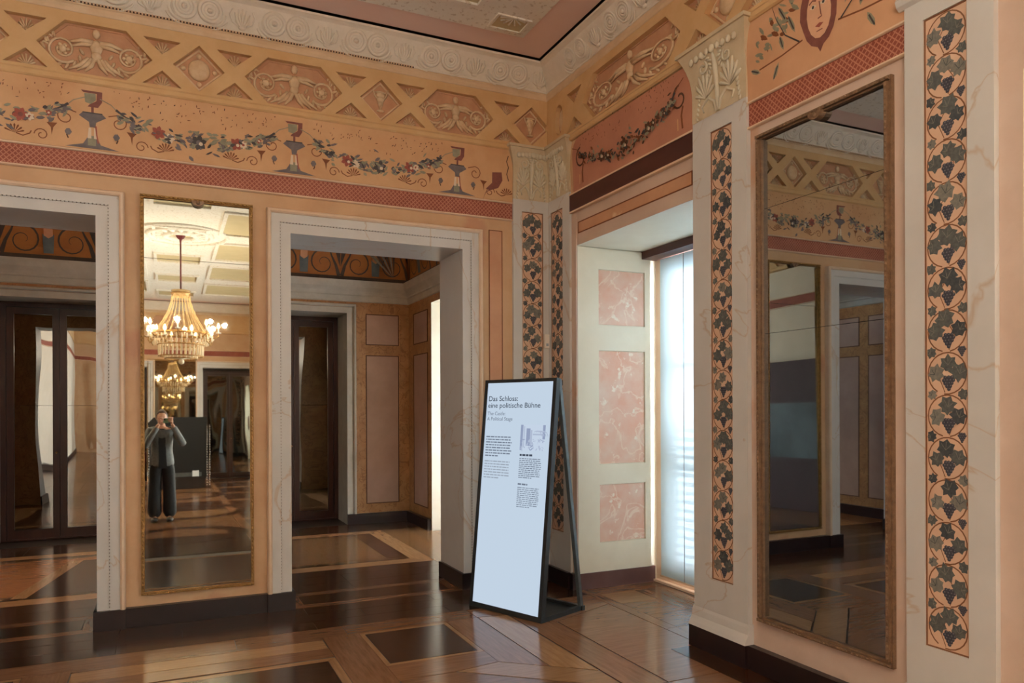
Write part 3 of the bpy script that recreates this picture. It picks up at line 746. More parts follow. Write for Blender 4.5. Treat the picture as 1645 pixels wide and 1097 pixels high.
def painted_vase(fr, c, parent, dim=False):
    b = MB(Curved(fr)); R = random.Random(int(c * 1000))
    z = 3.43
    g, w, r_ = (3, 6, 7) if not dim else (1, 1, 0)
    b.poly([(c - .17, z), (c + .17, z), (c + .05, z + .03), (c + .028, z + .08), (c - .03, z + .08), (c - .06, z + .03)], .001, 3 if not dim else 0)
    b.poly([(c - .03, z + .02), (c + .02, z + .02), (c + .022, z + .09), (c - .03, z + .09)], .0016, 4)
    for sx in (-1, 1): b.poly([(c + sx * .02 - .012, z + .07), (c + sx * .02 + .012, z + .07), (c + sx * .016 + .008, z + .145), (c + sx * .016 - .008, z + .145)], .002, w)
    b.stroke([(c + .035, z + .04), (c + .025, z + .1), (c + .02, z + .16)], .009, .0022, 2)
    b.poly([(c - .018, z + .15), (c + .018, z + .15), (c + .022, z + .185), (c + .085, z + .225), (c + .06, z + .25), (c - .06, z + .25), (c - .085, z + .225), (c - .022, z + .185)], .001, g)
    b.poly([(c - .062, z + .245), (c + .062, z + .245), (c + .062, z + .253), (c - .062, z + .253)], .002, 5)
    b.stroke([(c, z + .253), (c, z + .29)], .016, .001, r_)
    b.poly([(c - .03, z + .29), (c + .035, z + .29), (c + .06, z + .33), (c + .062, z + .40), (c + .03, z + .40), (c + .025, z + .335), (c - .02, z + .305)], .0015, r_)
    b.poly([(c - .055, z + .385), (c + .03, z + .385), (c + .03, z + .40), (c - .07, z + .40)], .0015, 7 if not dim else 0)
    b.poly([(c - .045, z + .32), (c - .01, z + .31), (c + .022, z + .34), (c + .02, z + .385), (c - .05, z + .38)], .001, 4)
    for sx in (-1, 1):
        b.stroke([(c + sx * .1, z + .24)] + spiral((c + sx * .165, z + .20), 0.058, 0.012, pi / 2 if sx > 0 else pi / 2, -sx * 1.2, 16), .007, .001, 0)
        daub(b, (c + sx * .15, z + .10), .045, .05, 0, 3 if not dim else 1, .001); b.stroke([(c + sx * .16, z + .08), (c + sx * .15, z + .055)], .008, .0012, 1)
        b.poly([(c + sx * .215, z + .15), (c + sx * .28, z + .145), (c + sx * .255, z + .115), (c + sx * .25, z + .06), (c + sx * .24, z + .115)], .001, 0)
        # palmette and S-scroll
        px, pz = c + sx * .47, z + .045
        for k in range(7):
            an = radians(20 + 23 * k); b.poly([(px, pz), (px + .055 * cos(an - .12), pz + .055 * sin(an - .12)), (px + .064 * cos(an), pz + .064 * sin(an)), (px + .055 * cos(an + .1), pz + .055 * sin(an + .1))], .001, 0)
        b.stroke([(px - sx * .01, pz), (px - sx * .05, pz - .012), (px - sx * .09, pz + .008), (px - sx * .1, pz + .028)], .008, .001, 0)
        b.stroke(spiral((c + sx * .31, z + .055), .045, .01, pi if sx < 0 else 0, sx * 1.25, 16), .007, .001, 0)
    return b.build('painted_vase', PM, parent)
def painted_garland(fr, a0, a1, parent, dim=False, seed=1):
    b = MB(Curved(fr)); R = random.Random(seed); L = a1 - a0; c = (a0 + a1) / 2
    def zz(u): return 3.715 - 0.15 * (1 - (2 * u - 1) ** 2)
    GM = (4, 4, 4, 3, 3, 5) if not dim else (4, 1, 0, 5)
    for k in range(190):
        u = R.uniform(0.04, 0.96); m_ = abs(u - .5)
        if R.random() < .35 and .2 < m_ < .3: continue
        thick = 0.018 + 0.035 * max(0, 1 - m_ * 4) + 0.014 * max(0, 1 - abs(m_ - .33) * 9)
        daub(b, (a0 + u * L + R.uniform(-.015, .015), zz(u) + R.gauss(0, thick)), R.uniform(.03, .07), R.uniform(.012, .026), R.uniform(-.9, .9) + (-.3 if u < .5 else .3), R.choice(GM), .001 + .00003 * k)
    for u, r0, ms in ((.27, .036, (2, 7)), (.5, .042, (5, 3)), (.72, .036, (2, 7)), (.335, .026, (6, 6)), (.765, .022, (6, 2)), (.16, .016, (5, 5)), (.86, .016, (2, 6))):
        x, z = a0 + u * L, zz(u) + R.uniform(-.012, .012)
        for k in range(6):
            an = k * pi / 3 + u * 9; daub(b, (x + r0 * .75 * cos(an), z + r0 * .75 * sin(an)), r0 * 1.3, r0 * .9, an, ms[0] if not dim else 1, .0052 + .0001 * k)
        b.disc((x, z), r0 * .45, .006, ms[1] if not dim else 4, 8)
        if R.random() < .6: b.disc((x + r0 * .35, z - r0 * .2), r0 * .35, .0064, 6, 7)
    for u, sg in ((.04, 1), (.96, -1)):
        x, z = a0 + u * L, zz(u) + .03
        b.stroke([(x, z), (x + sg * .05, z - .035), (x + sg * .085, z - .05)], .018, .006, 5, True)
        b.stroke([(x - sg * .1, z + .06), (x - sg * .03, z + .03), (x, z)], .006, .003, 4 if not dim else 0)
    for k in range(70):                # hanging tendrils and specks above the garland
        u = R.uniform(.03, .97); zt = 3.85 - 0.17 * R.random() * (.3 + .7 * (1 - (2 * u - 1) ** 2))
        if zt < zz(u) + .07: continue
        daub(b, (a0 + u * L, zt), R.uniform(.008, .026), R.uniform(.004, .008), R.choice((0.1, 1.4, 1.7, .7)), R.choice((0, 0, 1)), .001)
    return b.build('painted_garland', PM, parent)
VA = [-1.85, -0.463, 0.928, 2.30]
ef = tag(empty('trim_8'), 'ochre painted frieze of vases and flower garlands above the doorways', 'frieze', 'structure')
frieze_ground(FA, -2.83, 2.83, M['frieze'], ef)
for v in VA: painted_vase(FA, v, ef)
for i, (v0, v1) in enumerate(zip(VA, VA[1:])): painted_garland(FA, v0 + .1, v1 - .1, ef, seed=11 + i)
painted_garland(FA, 2.42, 2.86 + .5, ef, seed=31) if False else None
b = MB(Curved(FA))                                               # red feather scroll beside the corner capital
b.poly([(2.63, 3.66), (2.72, 3.67), (2.73, 3.60), (2.69, 3.53), (2.61, 3.5), (2.57, 3.51), (2.63, 3.57)], .001, 0); b.stroke([(2.62, 3.51), (2.57, 3.48), (2.545, 3.42)], .009, .0012, 0, True)
b.stroke([(2.78, 3.82), (2.765, 3.77), (2.785, 3.72), (2.77, 3.66), (2.79, 3.6)], .008, .001, 1)
b.build('painted_feather', [M['p_hair'], M['p_umber']], ef)

# red frieze over the window niche, with rounded upper corners
er = tag(empty('trim_9'), 'dull red painted frieze over the window niche', 'frieze', 'structure')
b = MB(FB); b.mould([(0, 3.42), (0.014, 3.42), (0.03, 3.9), (0, 3.9)], -5.66, -3.985); b.build('frieze_field', M['plaster'], er)
a0, a1, t0, t1, rr = -5.60, -3.93, 3.425, 3.862, 0.14
pts = [(a0, t0), (a1, t0)] + arc((a1 - rr, t1 - rr), rr, 0, pi / 2, 6) + arc((a0 + rr, t1 - rr), rr, pi / 2, pi, 6)
b = MB(Curved(FB)); 
lo_, hi_ = MB(FB), None
b.poly(pts, 0.002); b.build('red_field', M['frieze_red'], er)
class Cur2:
    def __init__(s, fr, o): s.fr, s.o = fr, o
    def __call__(s, a, t, n=0): return s.fr(a, t, s.o + nfr(t) + n)
painted_garland(Cur2(FB, -0.01), -5.5, -4.08, er, True, 5)
b = MB(Cur2(FB, -.008 + nfr(3.5) - .02))
for cx in (-5.45, -4.12):
    b.stroke(spiral((cx, 3.68), .09, .02, pi / 2, 1.1, 16), .014, .014, 1); b.stroke([(cx + .02, 3.47), (cx + .01, 3.56), (cx + .03, 3.62)], .018, .014, 0); b.stroke([(cx - .03, 3.47), (cx - .03, 3.55)], .012, .0145, 2)
b.build('painted_scroll', [M['p_brown'], M['p_umber'], M['frieze']], er)
# maroon beam under it, and header panel of the niche
em = tag(empty('trim_10'), 'smooth dark maroon beam across the top of the window niche', 'beam', 'structure')
b = MB(FB); b.box(-5.66, -3.985, 3.272, 3.412, 0, 0.03); b.build('maroon_board', M['maroon'], em)
b = MB(FB); b.box(-5.66, -3.985, 3.258, 3.272, 0, 0.034); b.box(-5.66, -3.985, 3.412, 3.424, 0, 0.036); b.build('edge_moulding', M['pale'], em)
b = MB(FB); b.plate(rect(-5.56, -4.03, 3.07, 3.168), [rect(-5.552, -4.038, 3.078, 3.16)], 0, .005, 1); b.poly(rect(-5.552, -4.038, 3.078, 3.16), 0.002)
b.build('header_panel', [M['pinkpanel'], M['p_brown']], em)

# frieze with a painted head above the large mirror
eh = tag(empty('trim_11'), 'ochre painted frieze with a head between leafy twigs, above the dark mirror', 'frieze', 'structure')
frieze_ground(FB, -3.5, -2.40, mat('frieze_ground_pale', C8(206, 154, 116), C8(218, 168, 130), 0.65, 2.5, bump=0.08), eh, t1=3.93)
b = MB(Cur2(FB, 0)); fx, fz = -2.93, 3.70
b.poly([(fx + .125 * cos(t) * (1.05 if sin(t) > 0 else .95), fz + .185 * sin(t)) for t in [2 * pi * i / 18 for i in range(18)]] , .001, 0)
b.poly([(fx - .03, fz - .16), (fx + .0, fz - .215), (fx + .04, fz - .155)], .0012, 0)
b.poly([(fx + .082 * cos(t), fz - .005 + (.125 if sin(t) > 0 else .135) * sin(t)) for t in [2 * pi * i / 16 for i in range(16)]], .002, 1)
for sx in (-1, 1):
    b.poly([(fx + sx * .035 - .024, fz + .035), (fx + sx * .035, fz + .022), (fx + sx * .035 + .024, fz + .035), (fx + sx * .035, fz + .048)], .003, 2)
    b.disc((fx + sx * .035, fz + .035), .009, .0034, 3, 8); b.stroke([(fx + sx * .06, fz + .058), (fx + sx * .035, fz + .07), (fx + sx * .012, fz + .06)], .008, .003, 0)
b.stroke([(fx + .008, fz + .05), (fx + .014, fz - .02), (fx + .02, fz - .032), (fx - .008, fz - .036)], .007, .003, 0)
b.poly([(fx - .028, fz - .07), (fx, fz - .06), (fx + .028, fz - .07), (fx, fz - .085)], .003, 4)
b.stroke([(fx - .02, fz - .1), (fx + .02, fz - .1)], .005, .003, 0)
for sx in (-1, 1):                                              # twigs and leaves
    x0 = fx + sx * .12
    b.stroke([(x0, fz - .10), (x0 + sx * .15, fz - .12), (x0 + sx * .33, fz - .13)], .009, .001, 5)
    for dx, dz, L, an in ((.36, -.13, .09, .5), (.2, -.19, .1, -1.1), (.15, -.05, .09, 1.3), (.07, .02, .12, 1.2), (.13, .1, .12, 1.1), (.06, .15, .09, 1.4)):
        daub(b, (x0 + sx * dx, fz + dz), L, .03, an * sx, 6, .0015); b.stroke([(x0 + sx * dx - .3 * L * cos(an) * sx, fz + dz - .3 * L * sin(an)), (x0 + sx * dx + .4 * L * cos(an) * sx, fz + dz + .4 * L * sin(an))], .009, .002, 3)
R = random.Random(4)
for sx in (-1, 1):
    for k in range(34):
        u = R.random(); x = fx + sx * (.15 + .33 * u); z = fz + .06 + .10 * R.random() - .13 * u + R.gauss(0, .03)
        daub(b, (x, z), R.uniform(.03, .075), R.uniform(.012, .028), sx * R.uniform(.2, 1.5), R.choice((6, 6, 6, 5)), .0012 + .00003 * k)
    b.stroke([(fx + sx * .14, fz - .10), (fx + sx * .24, fz - .02), (fx + sx * .30, fz + .10), (fx + sx * .33, fz + .2)], .009, .003, 3, True)
b.build('painted_head', [M['p_hair'], M['p_flesh'], M['p_white'], M['p_dark'], M['p_red'], M['p_brown'], M['p_green']], eh)

# ------------------------------------------------------------------ coffered band: lattice plate with sunk fields and stucco figures
NC0, NC1 = 0.012, 0.056
def hexpts(c, z, hl, hh, k=None):
    k = hl - hh if k is None else k
    return [(c - hl, z), (c - k, z - hh), (c + k, z - hh), (c + hl, z), (c + k, z + hh), (c - k, z + hh)]
def tri(c, z, up_): 
    return [(c - .125, z + .166), (c, z + .055), (c + .125, z + .166)] if up_ else [(c - .13, z - .172), (c + .13, z - .172), (c, z - .062)]
def scroll_figure(fr, c, z, sc, parent, seed, n=NC0):
    b = MB(fr); R = random.Random(seed)
    P = lambda x, y, h=0.0: (c + x * sc, z + y * sc if sc < 1.3 else z + y * 1.02, n + h)
    s1 = min(sc, 1.05)
    b.blob(P(0, .125, .012), .026 * s1, .034 * s1, .02); b.blob(P(0, .03, .012), .042 * s1, .055 * s1, .024); b.blob(P(0, -.03, .01), .034 * s1, .04 * s1, .02)
    for sx in (-1, 1):
        b.tube([P(sx * .02, .06, .016), P(sx * .09, .065, .016), P(sx * .17, .045, .008)], [.02, .018, .006], 6)
        b.tube([P(sx * .02, .045, .014), P(sx * .09, .04, .014), P(sx * .15, .02, .006)], [.014, .014, .005], 6)
        for k in range(3): b.tube([P(sx * (.01 + .02 * k), -.05, .012), P(sx * (.03 + .03 * k), -.10, .012), P(sx * (.07 + .05 * k), -.145, .006)], [.013, .016, .007], 6)
        cx, r0 = sx * .205, .098
        sp = [(cx + r0 * (1 - .68 * i / 22) * cos((-pi * .75 if sx > 0 else -pi * .25) + sx * 1.45 * 2 * pi * i / 22), -.012 + r0 * (1 - .68 * i / 22) * 1.02 * sin((-pi * .75 if sx > 0 else -pi * .25) + sx * 1.45 * 2 * pi * i / 22)) for i in range(23)]
        b.tube([P(x, y, .008) for x, y in sp], [.012 - .0003 * i for i in range(23)], 5)
        b.blob(P(cx, -.01, .008), .026 * s1, .028, .016)
        for k in range(6): b.blob(P(cx + .032 * cos(k * pi / 3), -.01 + .032 * sin(k * pi / 3), .006), .014, .014, .01, us=6, vs_=4)
        for k in range(9):
            an = pi * (1.02 if sx > 0 else -.02) + sx * pi * 1.15 * k / 8 if sx > 0 else pi * 2.0 - pi * 1.15 * k / 8
            rr = r0 + .018
            b.blob(P(cx + rr * cos(an), -.012 + rr * sin(an), .006), .028, .012, .014, an + sx * .9 + R.uniform(-.2, .2), us=6, vs_=4)
        for k in range(6): b.blob(P(sx * (.255 + .012 * k), .075 + R.uniform(-.05, .05), .004), .024, .008, .01, R.uniform(.3, 1.6) * sx, us=6, vs_=4)
        b.tube([P(sx * .28, .0, .006), P(sx * .315, .02, .006), P(sx * .335, .0, .004)], [.011, .009, .005], 5)
    return b.build('stucco_figure', M['relief'], parent)
def coffer_band(name, fr, a0, a1, hexes, diamonds, tris, ovals, label, m0=1, m1=1, detail=True):
    e = tag(empty(name), label, 'coffered band', 'structure')
    z = 4.118
    holes = [hexpts(c, z, hl, .178, hl - .17) for c, hl in hexes] + [hexpts(c, z, .178, .17, 0.001) for c, _ in diamonds]
    for c in tris: holes += [tri(c, z, True), tri(c, z, False)]
    holes += [[(c + .075 * cos(2 * pi * i / 16), z + .135 * sin(2 * pi * i / 16)) for i in range(16)] for c in ovals]
    b = MB(fr); b.plate(rect(a0, a1, 3.925, 4.362), holes, NC0, NC1)
    lat = b.build('lattice_ribs', M['ochre'], e)
    b = MB(fr); b.poly(rect(a0, a1, 3.9, 4.37), NC0); b.build('sunk_ground', M['coffer_back'], e)
    b = MB(fr); b.mould([(0, 3.868), (0.055, 3.872), (0.066, 3.882), (0.066, 3.91), (0.056, 3.926)], a0, a1, 0, m0, m1); b.build('lower_moulding', M['ochre'], e)
    b = MB(fr); b.mould([(0.05, 4.358), (0.062, 4.366), (0.07, 4.385), (0.07, 4.41), (0.06, 4.418), (0.06, 4.43)], a0, a1, 0, m0, m1); b.build('upper_moulding', M['crown_line'], e)
    if detail:
        for i, (c, hl) in enumerate(hexes):
            scroll_figure(fr, c, z, hl / .355, e, 40 + i)
            b = MB(fr); o, q = hexpts(c, z, hl - .012, .17, hl - .178), hexpts(c, z, hl - .024, .163, hl - .187)
            b.plate(o, [q], NC0, NC0 + .007); b.build('sunk_frame', M['coffer_back'], e)
        for c, kind in diamonds:
            b = MB(fr)
            o, q = hexpts(c, z, .162, .155, .001), hexpts(c, z, .146, .139, .001); b.plate(o, [q], NC0, NC0 + .008)
            if kind == 'disc':
                b.blob((c, z, NC0), .078, .082, .028, us=18, vs_=6)
                for k in range(4): b.blob((c + .11 * cos(k * pi / 2), z + .105 * sin(k * pi / 2), NC0), .02, .02, .012)
            else:
                for (dz, rx, rz) in ((.075, .048, .012), (.05, .04, .03), (.015, .034, .035), (-.02, .022, .03), (-.05, .012, .02), (-.078, .034, .012)): b.blob((c, z + dz, NC0 + .006), rx, rz, .02)
                b.tube([(c + .04, z + .07, NC0 + .01), (c + .062, z + .10, NC0 + .012), (c + .05, z + .05, NC0 + .01), (c + .03, z + .02, NC0 + .01)], .007, 5)
                b.tube([(c - .04, z + .07, NC0 + .01), (c - .06, z + .08, NC0 + .012), (c - .05, z + .05, NC0 + .01), (c - .03, z + .02, NC0 + .01)], .007, 5)
            b.build('stucco_rosette' if kind == 'disc' else 'stucco_urn', M['relief'], e)
        for c in tris:
            b = MB(fr)
            for up_ in (True, False):
                cz, sg = (z + .08, 1) if up_ else (z - .165, 1)
                for k in range(7):
                    an = radians(25 + 130 * k / 6) if True else 0
                    r = .075 if abs(k - 3) < 2 else .06
                    b.tube([(c + .012 * cos(an), cz + .012 * sin(an), NC0 + .006), (c + r * cos(an), cz + r * sin(an), NC0 + .004)], [.004, .008], 5)
                b.blob((c, cz, NC0 + .004), .016, .012, .012)
            b.build('stucco_palmette', M['relief'], e)
        for c in ovals:
            b = MB(fr); b.blob((c, z, NC0), .055, .11, .03, us=16, vs_=6); b.build('stucco_oval', M['relief'], e)
    return e
coffer_band('trim_12', FA, XC + .01, XB - .012, [(-1.84, .36), (-.438, .36), (.93, .372), (2.287, .345)], [(-1.13, 'urn'), (.237, 'disc'), (1.625, 'urn'), (3.01, 'urn')], [-1.395, -.862, -.013, .487, 1.374, 1.873, 2.762], [], 'ochre coffered stucco band with figures and lattice ribs above the doorways', 0, 0)
coffer_band('trim_13', FB, -YA + .012, -1.0, [(-4.735, .655), (-2.42, .4)], [(-3.66, 'disc'), (-1.75, 'disc')], [-5.53, -3.92, -3.40, -2.0], [-5.80], 'ochre coffered stucco band above the window niche', 0, 0)
coffer_band('trim_14', FC, YD, YA, [(5.2, .4), (3.1, .4), (1.0, .4)], [(4.15, 'disc'), (2.05, 'disc')], [4.45, 3.85, 2.35, 1.75], [], 'ochre coffered band on the wall opposite the windows', 0, 0, False)
coffer_band('trim_15', FD, -XB, -XC, [(0.0, .4)], [], [], [], 'ochre coffered band on the end wall', 0, 0, False)

# ------------------------------------------------------------------ crown cornice with spirals
CR = [(0.05, 4.43), (0.062, 4.432), (0.064, 4.445), (0.058, 4.45), (0.085, 4.485), (0.125, 4.56), (0.158, 4.615), (0.178, 4.625), (0.198, 4.632), (0.20, 4.648), (0.0, 4.648)]
def crown(name, fr, a0, a1, m0, m1, centres, label, beads=None, soft=1.9):
    e = tag(empty(name), label, 'cornice', 'structure')
    b = MB(fr); b.mould(CR, a0, a1, 0, m0, m1); b.build('crown_moulding', M['crown'], e)
    N = Vector((-0.83, 0, 0)); d = (Vector((.152, 4.612)) - Vector((.068, 4.455))); Ln = d.length; d = d / Ln
    f2 = Fr(fr(0, 4.455, .068), fr.S, fr.N * d.y - fr.T * d.x, fr.T * d.y + fr.N * d.x)   # along the slope
    for i, c in enumerate(centres):
        b = MB(f2); zc = Ln * .52
        for sx in (-1, 1):
            x = c + sx * .088
            for r, h in ((.074, .008), (.050, .008), (.03, .009)):
                b.tube([(x + r * cos(2 * pi * k / 18), zc + r * .98 * sin(2 * pi * k / 18), .004) for k in range(18)], h * soft, 5, 0, closed=True)
            b.blob((x, zc, 0), .022, .022, .02 * soft)
            for k, (r, a_) in enumerate(((.098, 1.25), (.124, 1.0), (.15, .75))):
                b.tube([(x + sx * (r - .012) * cos(t) * 1.0, zc + (r * .82) * sin(t), .003) for t in [(-pi / 2 + .1) + a_ * 1.35 * q / 9 for q in range(10)]], [.004 + .005 * sin(pi * q / 9) for q in range(10)], 5)
        cx = c + .315
        for k in range(5):
            an = radians(50 + 20 * k); b.tube([(cx, .01, .004), (cx + .06 * cos(an), .01 + .07 * sin(an), .01), (cx + .085 * cos(an), .01 + .14 * sin(an), .004)], [.008, .012, .004], 5)
        b.blob((cx, .02, .002), .03, .02, .014)
        for sx in (-1, 1): b.tube([(cx + sx * .03, .03, .004), (cx + sx * .07, .05, .004), (cx + sx * .09, .1, .004), (cx + sx * .07, .14, .004)], [.007, .007, .006, .004], 5)
        b.build('spiral_relief', M['crown'], e)
    if beads:
        b = MB(fr); k = int((beads[1] - beads[0]) / 0.022)
        for i in range(k): b.box(beads[0] + i * .022, beads[0] + i * .022 + .011, 4.431, 4.444, .058, .07)
        o = b.build('bead_row', M['crown_line'], e); o['kind'] = 'stuff'
        b = MB(fr); b.box(beads[0], beads[1], 4.4315, 4.4435, .05, .0645); b.build('bead_groove', M['p_umber'], e)
    return e
crown('trim_16', FA, XC, XB, 1, 1, [.223 + .634 * k for k in range(-4, 5)], 'pale stucco cornice of paired spirals below the pink ceiling border', (-2.7, 1.9))
crown('trim_17', FB, -YA, -YD, 1, 1, [-4.78 + .634 * k for k in range(-1, 5)], 'pale stucco cornice above the window niche', soft=1.1)
crown('trim_18', FC, YD, YA, 1, 1, [4.6 - .634 * k for k in range(6)], 'pale stucco cornice opposite the windows')
crown('trim_19', FD, -XB, -XC, 1, 1, [], 'pale stucco cornice of the end wall')

# ------------------------------------------------------------------ pilasters with painted vines and stucco capitals
LEAF = [(0, -.42), (.18, -.5), (.28, -.25), (.52, -.2), (.42, .08), (.48, .3), (.2, .32), (.02, .55), (-.18, .34), (-.46, .34), (-.42, .06), (-.54, -.18), (-.28, -.26), (-.2, -.5)]
def vine(fr, c, wd, t0, t1, n, parent, seed):
    R = random.Random(seed); b = MB(fr)
    per = wd * 1.0; k = max(1, round((t1 - t0) / per)); per = (t1 - t0) / k; hw = wd / 2
    def leaf(x, z, s, an):
        mm = R.choice((0, 0, 0, 1, 2)); pts = [(x + s * (p * cos(an) - q * sin(an)) * R.uniform(.9, 1.1), z + s * (p * sin(an) + q * cos(an)) * R.uniform(.9, 1.1)) for p, q in LEAF]
        pts = [(min(max(p, c - hw + .002), c + hw - .002), min(max(q, t0 + .003), t1 - .003)) for p, q in pts]
        b.fan(pts, (x, z), n + .0012 + R.random() * .0004, mm)
        for d in (0, .9, -.9): b.stroke([(x - .1 * s * sin(an), z - .1 * s * cos(an)), (min(max(x + .36 * s * sin(d - an), c - hw + .004), c + hw - .004), min(max(z + .36 * s * cos(d - an), t0 + .004), t1 - .004))], .0025, n + .0019, 1 if mm != 1 else 2)
    def grapes(x, z, s):
        for row, cnt in enumerate((3, 4, 3, 2, 1)):
            for j in range(cnt):
                px, pz = x + (j - (cnt - 1) / 2) * s * .3 + R.uniform(-.03, .03) * s, z + .5 * s - row * s * .26
                if abs(px - c) > hw - s * .16 or pz < t0 + .01: continue
                b.disc((px, pz), s * .19, n + .0014 + .0001 * j, 3, 7); b.disc((px + s * .04, pz + s * .05), s * .07, n + .0019, 4, 5)
    for i in range(k):
        zc = t0 + per * (i + .5); sg = 1 if i % 2 else -1; ov = i % 2
        b.stroke(arc((c, zc), hw * .94, -.5 * pi + sg * .15, 1.38 * pi + sg * .15, 22, ry=per * .49), .006, n + .0008, 5)
        sx = sg
        b.stroke([(c + sx * hw * .1, zc - per * .45), (c + sx * hw * .38, zc - per * .1), (c + sx * hw * .15, zc + per * .1), (c - sx * hw * .1, zc + per * .3)], .004, n + .0008, 5)
        ls = wd * .43
        J_ = lambda q: R.uniform(-q, q) * wd
        leaf(c + J_(.06), zc + per * .26 + J_(.04), ls * R.uniform(.85, 1.12), R.uniform(-.8, .8))
        leaf(c + sx * wd * .28 + J_(.03), zc + per * .02 + J_(.06), ls * R.uniform(.8, 1.05), -sx * .9 + R.uniform(-.7, .7))
        leaf(c - sx * wd * .27 + J_(.03), zc + J_(.07), ls * R.uniform(.8, 1.05), sx * .9 + R.uniform(-.7, .7))
        grapes(c + sx * wd * .04 * (1 if ov else -1), zc - per * .23, wd * .26)
        if i:
            leaf(c - sx * hw * .78, t0 + per * i, ls * .6, R.uniform(-2, 2)); (grapes if ov else lambda *a: leaf(*a, 1.0))(c + sx * hw * .72, t0 + per * i, wd * .17 if ov else ls * .55)
    return b.build('painted_vine', [M['leaf'], M['leaf2'], M['leaf3'], M['grape'], M['grape2'], M['stem']], parent)
def pilaster(name, fr, a0, a1, vc, vw, label, seed, cap=True, fl=(1, 1), vt=(.47, 3.345), n=0.032, plinth=True, zt=3.452):
    e = tag(empty(name), label, 'pilaster', 'structure')
    h = rect(vc - vw / 2, vc + vw / 2, vt[0], vt[1])
    b = MB(fr); b.plate(rect(a0, a1, .14, zt), [h], 0, n); b.build('shaft', M['stone'], e)
    b = MB(fr); b.poly(h, n - .012); b.plate(rect(vc - vw / 2, vc + vw / 2, vt[0], vt[1]), [rect(vc - vw / 2 + .006, vc + vw / 2 - .006, vt[0] + .006, vt[1] - .006)], n - .012, n - .008, 1); b.build('vine_panel', [M['vine_bg'], M['stem']], e)
    vine(fr, vc, vw - .014, vt[0] + .008, vt[1] - .008, n - .012, e, seed)
    if plinth:
        b = MB(fr); b.mould([(n, .26), (n + .006, .24), (n + .012, .20), (n + .03, .165), (n + .04, .14), (0, .14)], a0 - .012, a1 + .012); b.mould([(0, .14), (0, .26), (n, .26)], a0 - .012, a1 + .012)
        for a in (a0 - .012, a1 + .012): b.add([fr(a, .14, 0), fr(a, .26, 0), fr(a, .26, n), fr(a, .24, n + .006), fr(a, .2, n + .012), fr(a, .165, n + .03), fr(a, .14, n + .04)], [tuple(range(7))])
        b.build('plinth_moulding', M['stone'], e)
    if cap:
        b = MB(fr); K = 9; prof = []
        for i in range(K + 1):
            u = i / K; z = 3.452 + .45 * u; o = .065 * max(0, (u - .45) / .55) ** 2
            prof.append((z, o, n + .002 + .075 * max(0, (u - .3) / .7) ** 2))
        vs = []; 
        for z, o, nn_ in prof: vs += [fr(a0 - o * fl[0], z, 0), fr(a0 - o * fl[0], z, nn_), fr(a1 + o * fl[1], z, nn_), fr(a1 + o * fl[1], z, 0)]
        b.add(vs, [(4 * i + j, 4 * i + j + 1, 4 * i + j + 5, 4 * i + j + 4) for i in range(K) for j in range(3)])
        b.box(a0 - .075 * fl[0], a1 + .075 * fl[1], 3.895, 3.918, 0, n + .088)
        cp = b.build('capital', M['capital'], e)
        b = MB(fr); c = (a0 + a1) / 2; w = (a1 - a0)
        def nn(z): return n + .002 + .075 * max(0, ((z - 3.452) / .45 - .3) / .7) ** 2
        for sx in (-1, 1):
            for k in range(7):
                an = radians(15 + 26 * k); cx, cz = c + sx * w * .23, 3.60
                b.tube([(cx, cz - .02, nn(3.6) + .002), (cx + w * .16 * cos(an), cz + .1 * sin(an), nn(cz + .1 * sin(an)) + .006), (cx + w * .2 * cos(an), cz + .15 * sin(an), nn(cz + .15 * sin(an)) + .002)], [.006, .013, .005], 5)
            b.tube([(c + sx * .012, 3.46, nn(3.46)), (c + sx * .03, 3.53, nn(3.5) + .004), (c + sx * w * .17, 3.57, nn(3.55) + .004), (c + sx * w * .3, 3.53, nn(3.53) + .004), (c + sx * w * .26, 3.49, nn(3.5) + .002)], [.01, .011, .011, .009, .005], 5)
            for k in range(4): b.blob((c + sx * w * (.1 + .1 * k), 3.845 - .004 * k, nn(3.845)), .022, .026, .012)
        R = random.Random(seed)
        for sx in (-1, 1):
            b.tube([(c + sx * w * .22 + .045 * (1 - .7 * i / 16) * cos(pi / 2 + sx * 2.4 * pi * i / 16), 3.765 + .045 * (1 - .7 * i / 16) * sin(pi / 2 + sx * 2.4 * pi * i / 16), nn(3.77) + .003) for i in range(17)], .008, 5)
            for k in range(9):
                an = pi * .5 + sx * (.3 + .32 * k); r = .066 + .006 * (k % 2)
                b.blob((c + sx * w * .22 + r * cos(an), 3.765 + r * sin(an), nn(3.765 + r * sin(an)) + .002), .022, .009, .008, an + .5 * sx, us=6, vs_=4)
            for k in range(8):
                z = 3.47 + .03 * k; b.blob((c + sx * w * (.40 - .012 * k), z, nn(z) + .001), .01, .02, .007, -sx * .5 + R.uniform(-.3, .3), us=6, vs_=4)
        b.tube([(c, 3.46, nn(3.46)), (c, 3.6, nn(3.6) + .006), (c, 3.74, nn(3.74) + .006), (c, 3.82, nn(3.82))], [.012, .016, .018, .008], 6)
        b.blob((c, 3.845, nn(3.845)), .03, .03, .016)
        b.build('capital_foliage', M['capital_leaf'], cp)
    return e
pilaster('pilaster', FA, 2.832, XB - .033, 3.026, .214, 'narrow pilaster with painted vine left of the room corner, behind the sign', 3, fl=(1, 0), plinth=False)
pilaster('pilaster', FB, -YA + .033, -5.66, -5.898, .226, 'narrow pilaster with painted vine between the room corner and the window niche', 4, fl=(0, 1), plinth=False)
pilaster('pilaster', FB, -3.988, -3.482, -3.715, .204, 'pilaster with painted vine between the window niche and the dark mirror', 5)
pilaster('pilaster', FB, -2.421, -2.0, -2.222, .208, 'wide pilaster with large painted vine right of the dark mirror', 6, vt=(.47, 3.365), zt=3.62, cap=False)
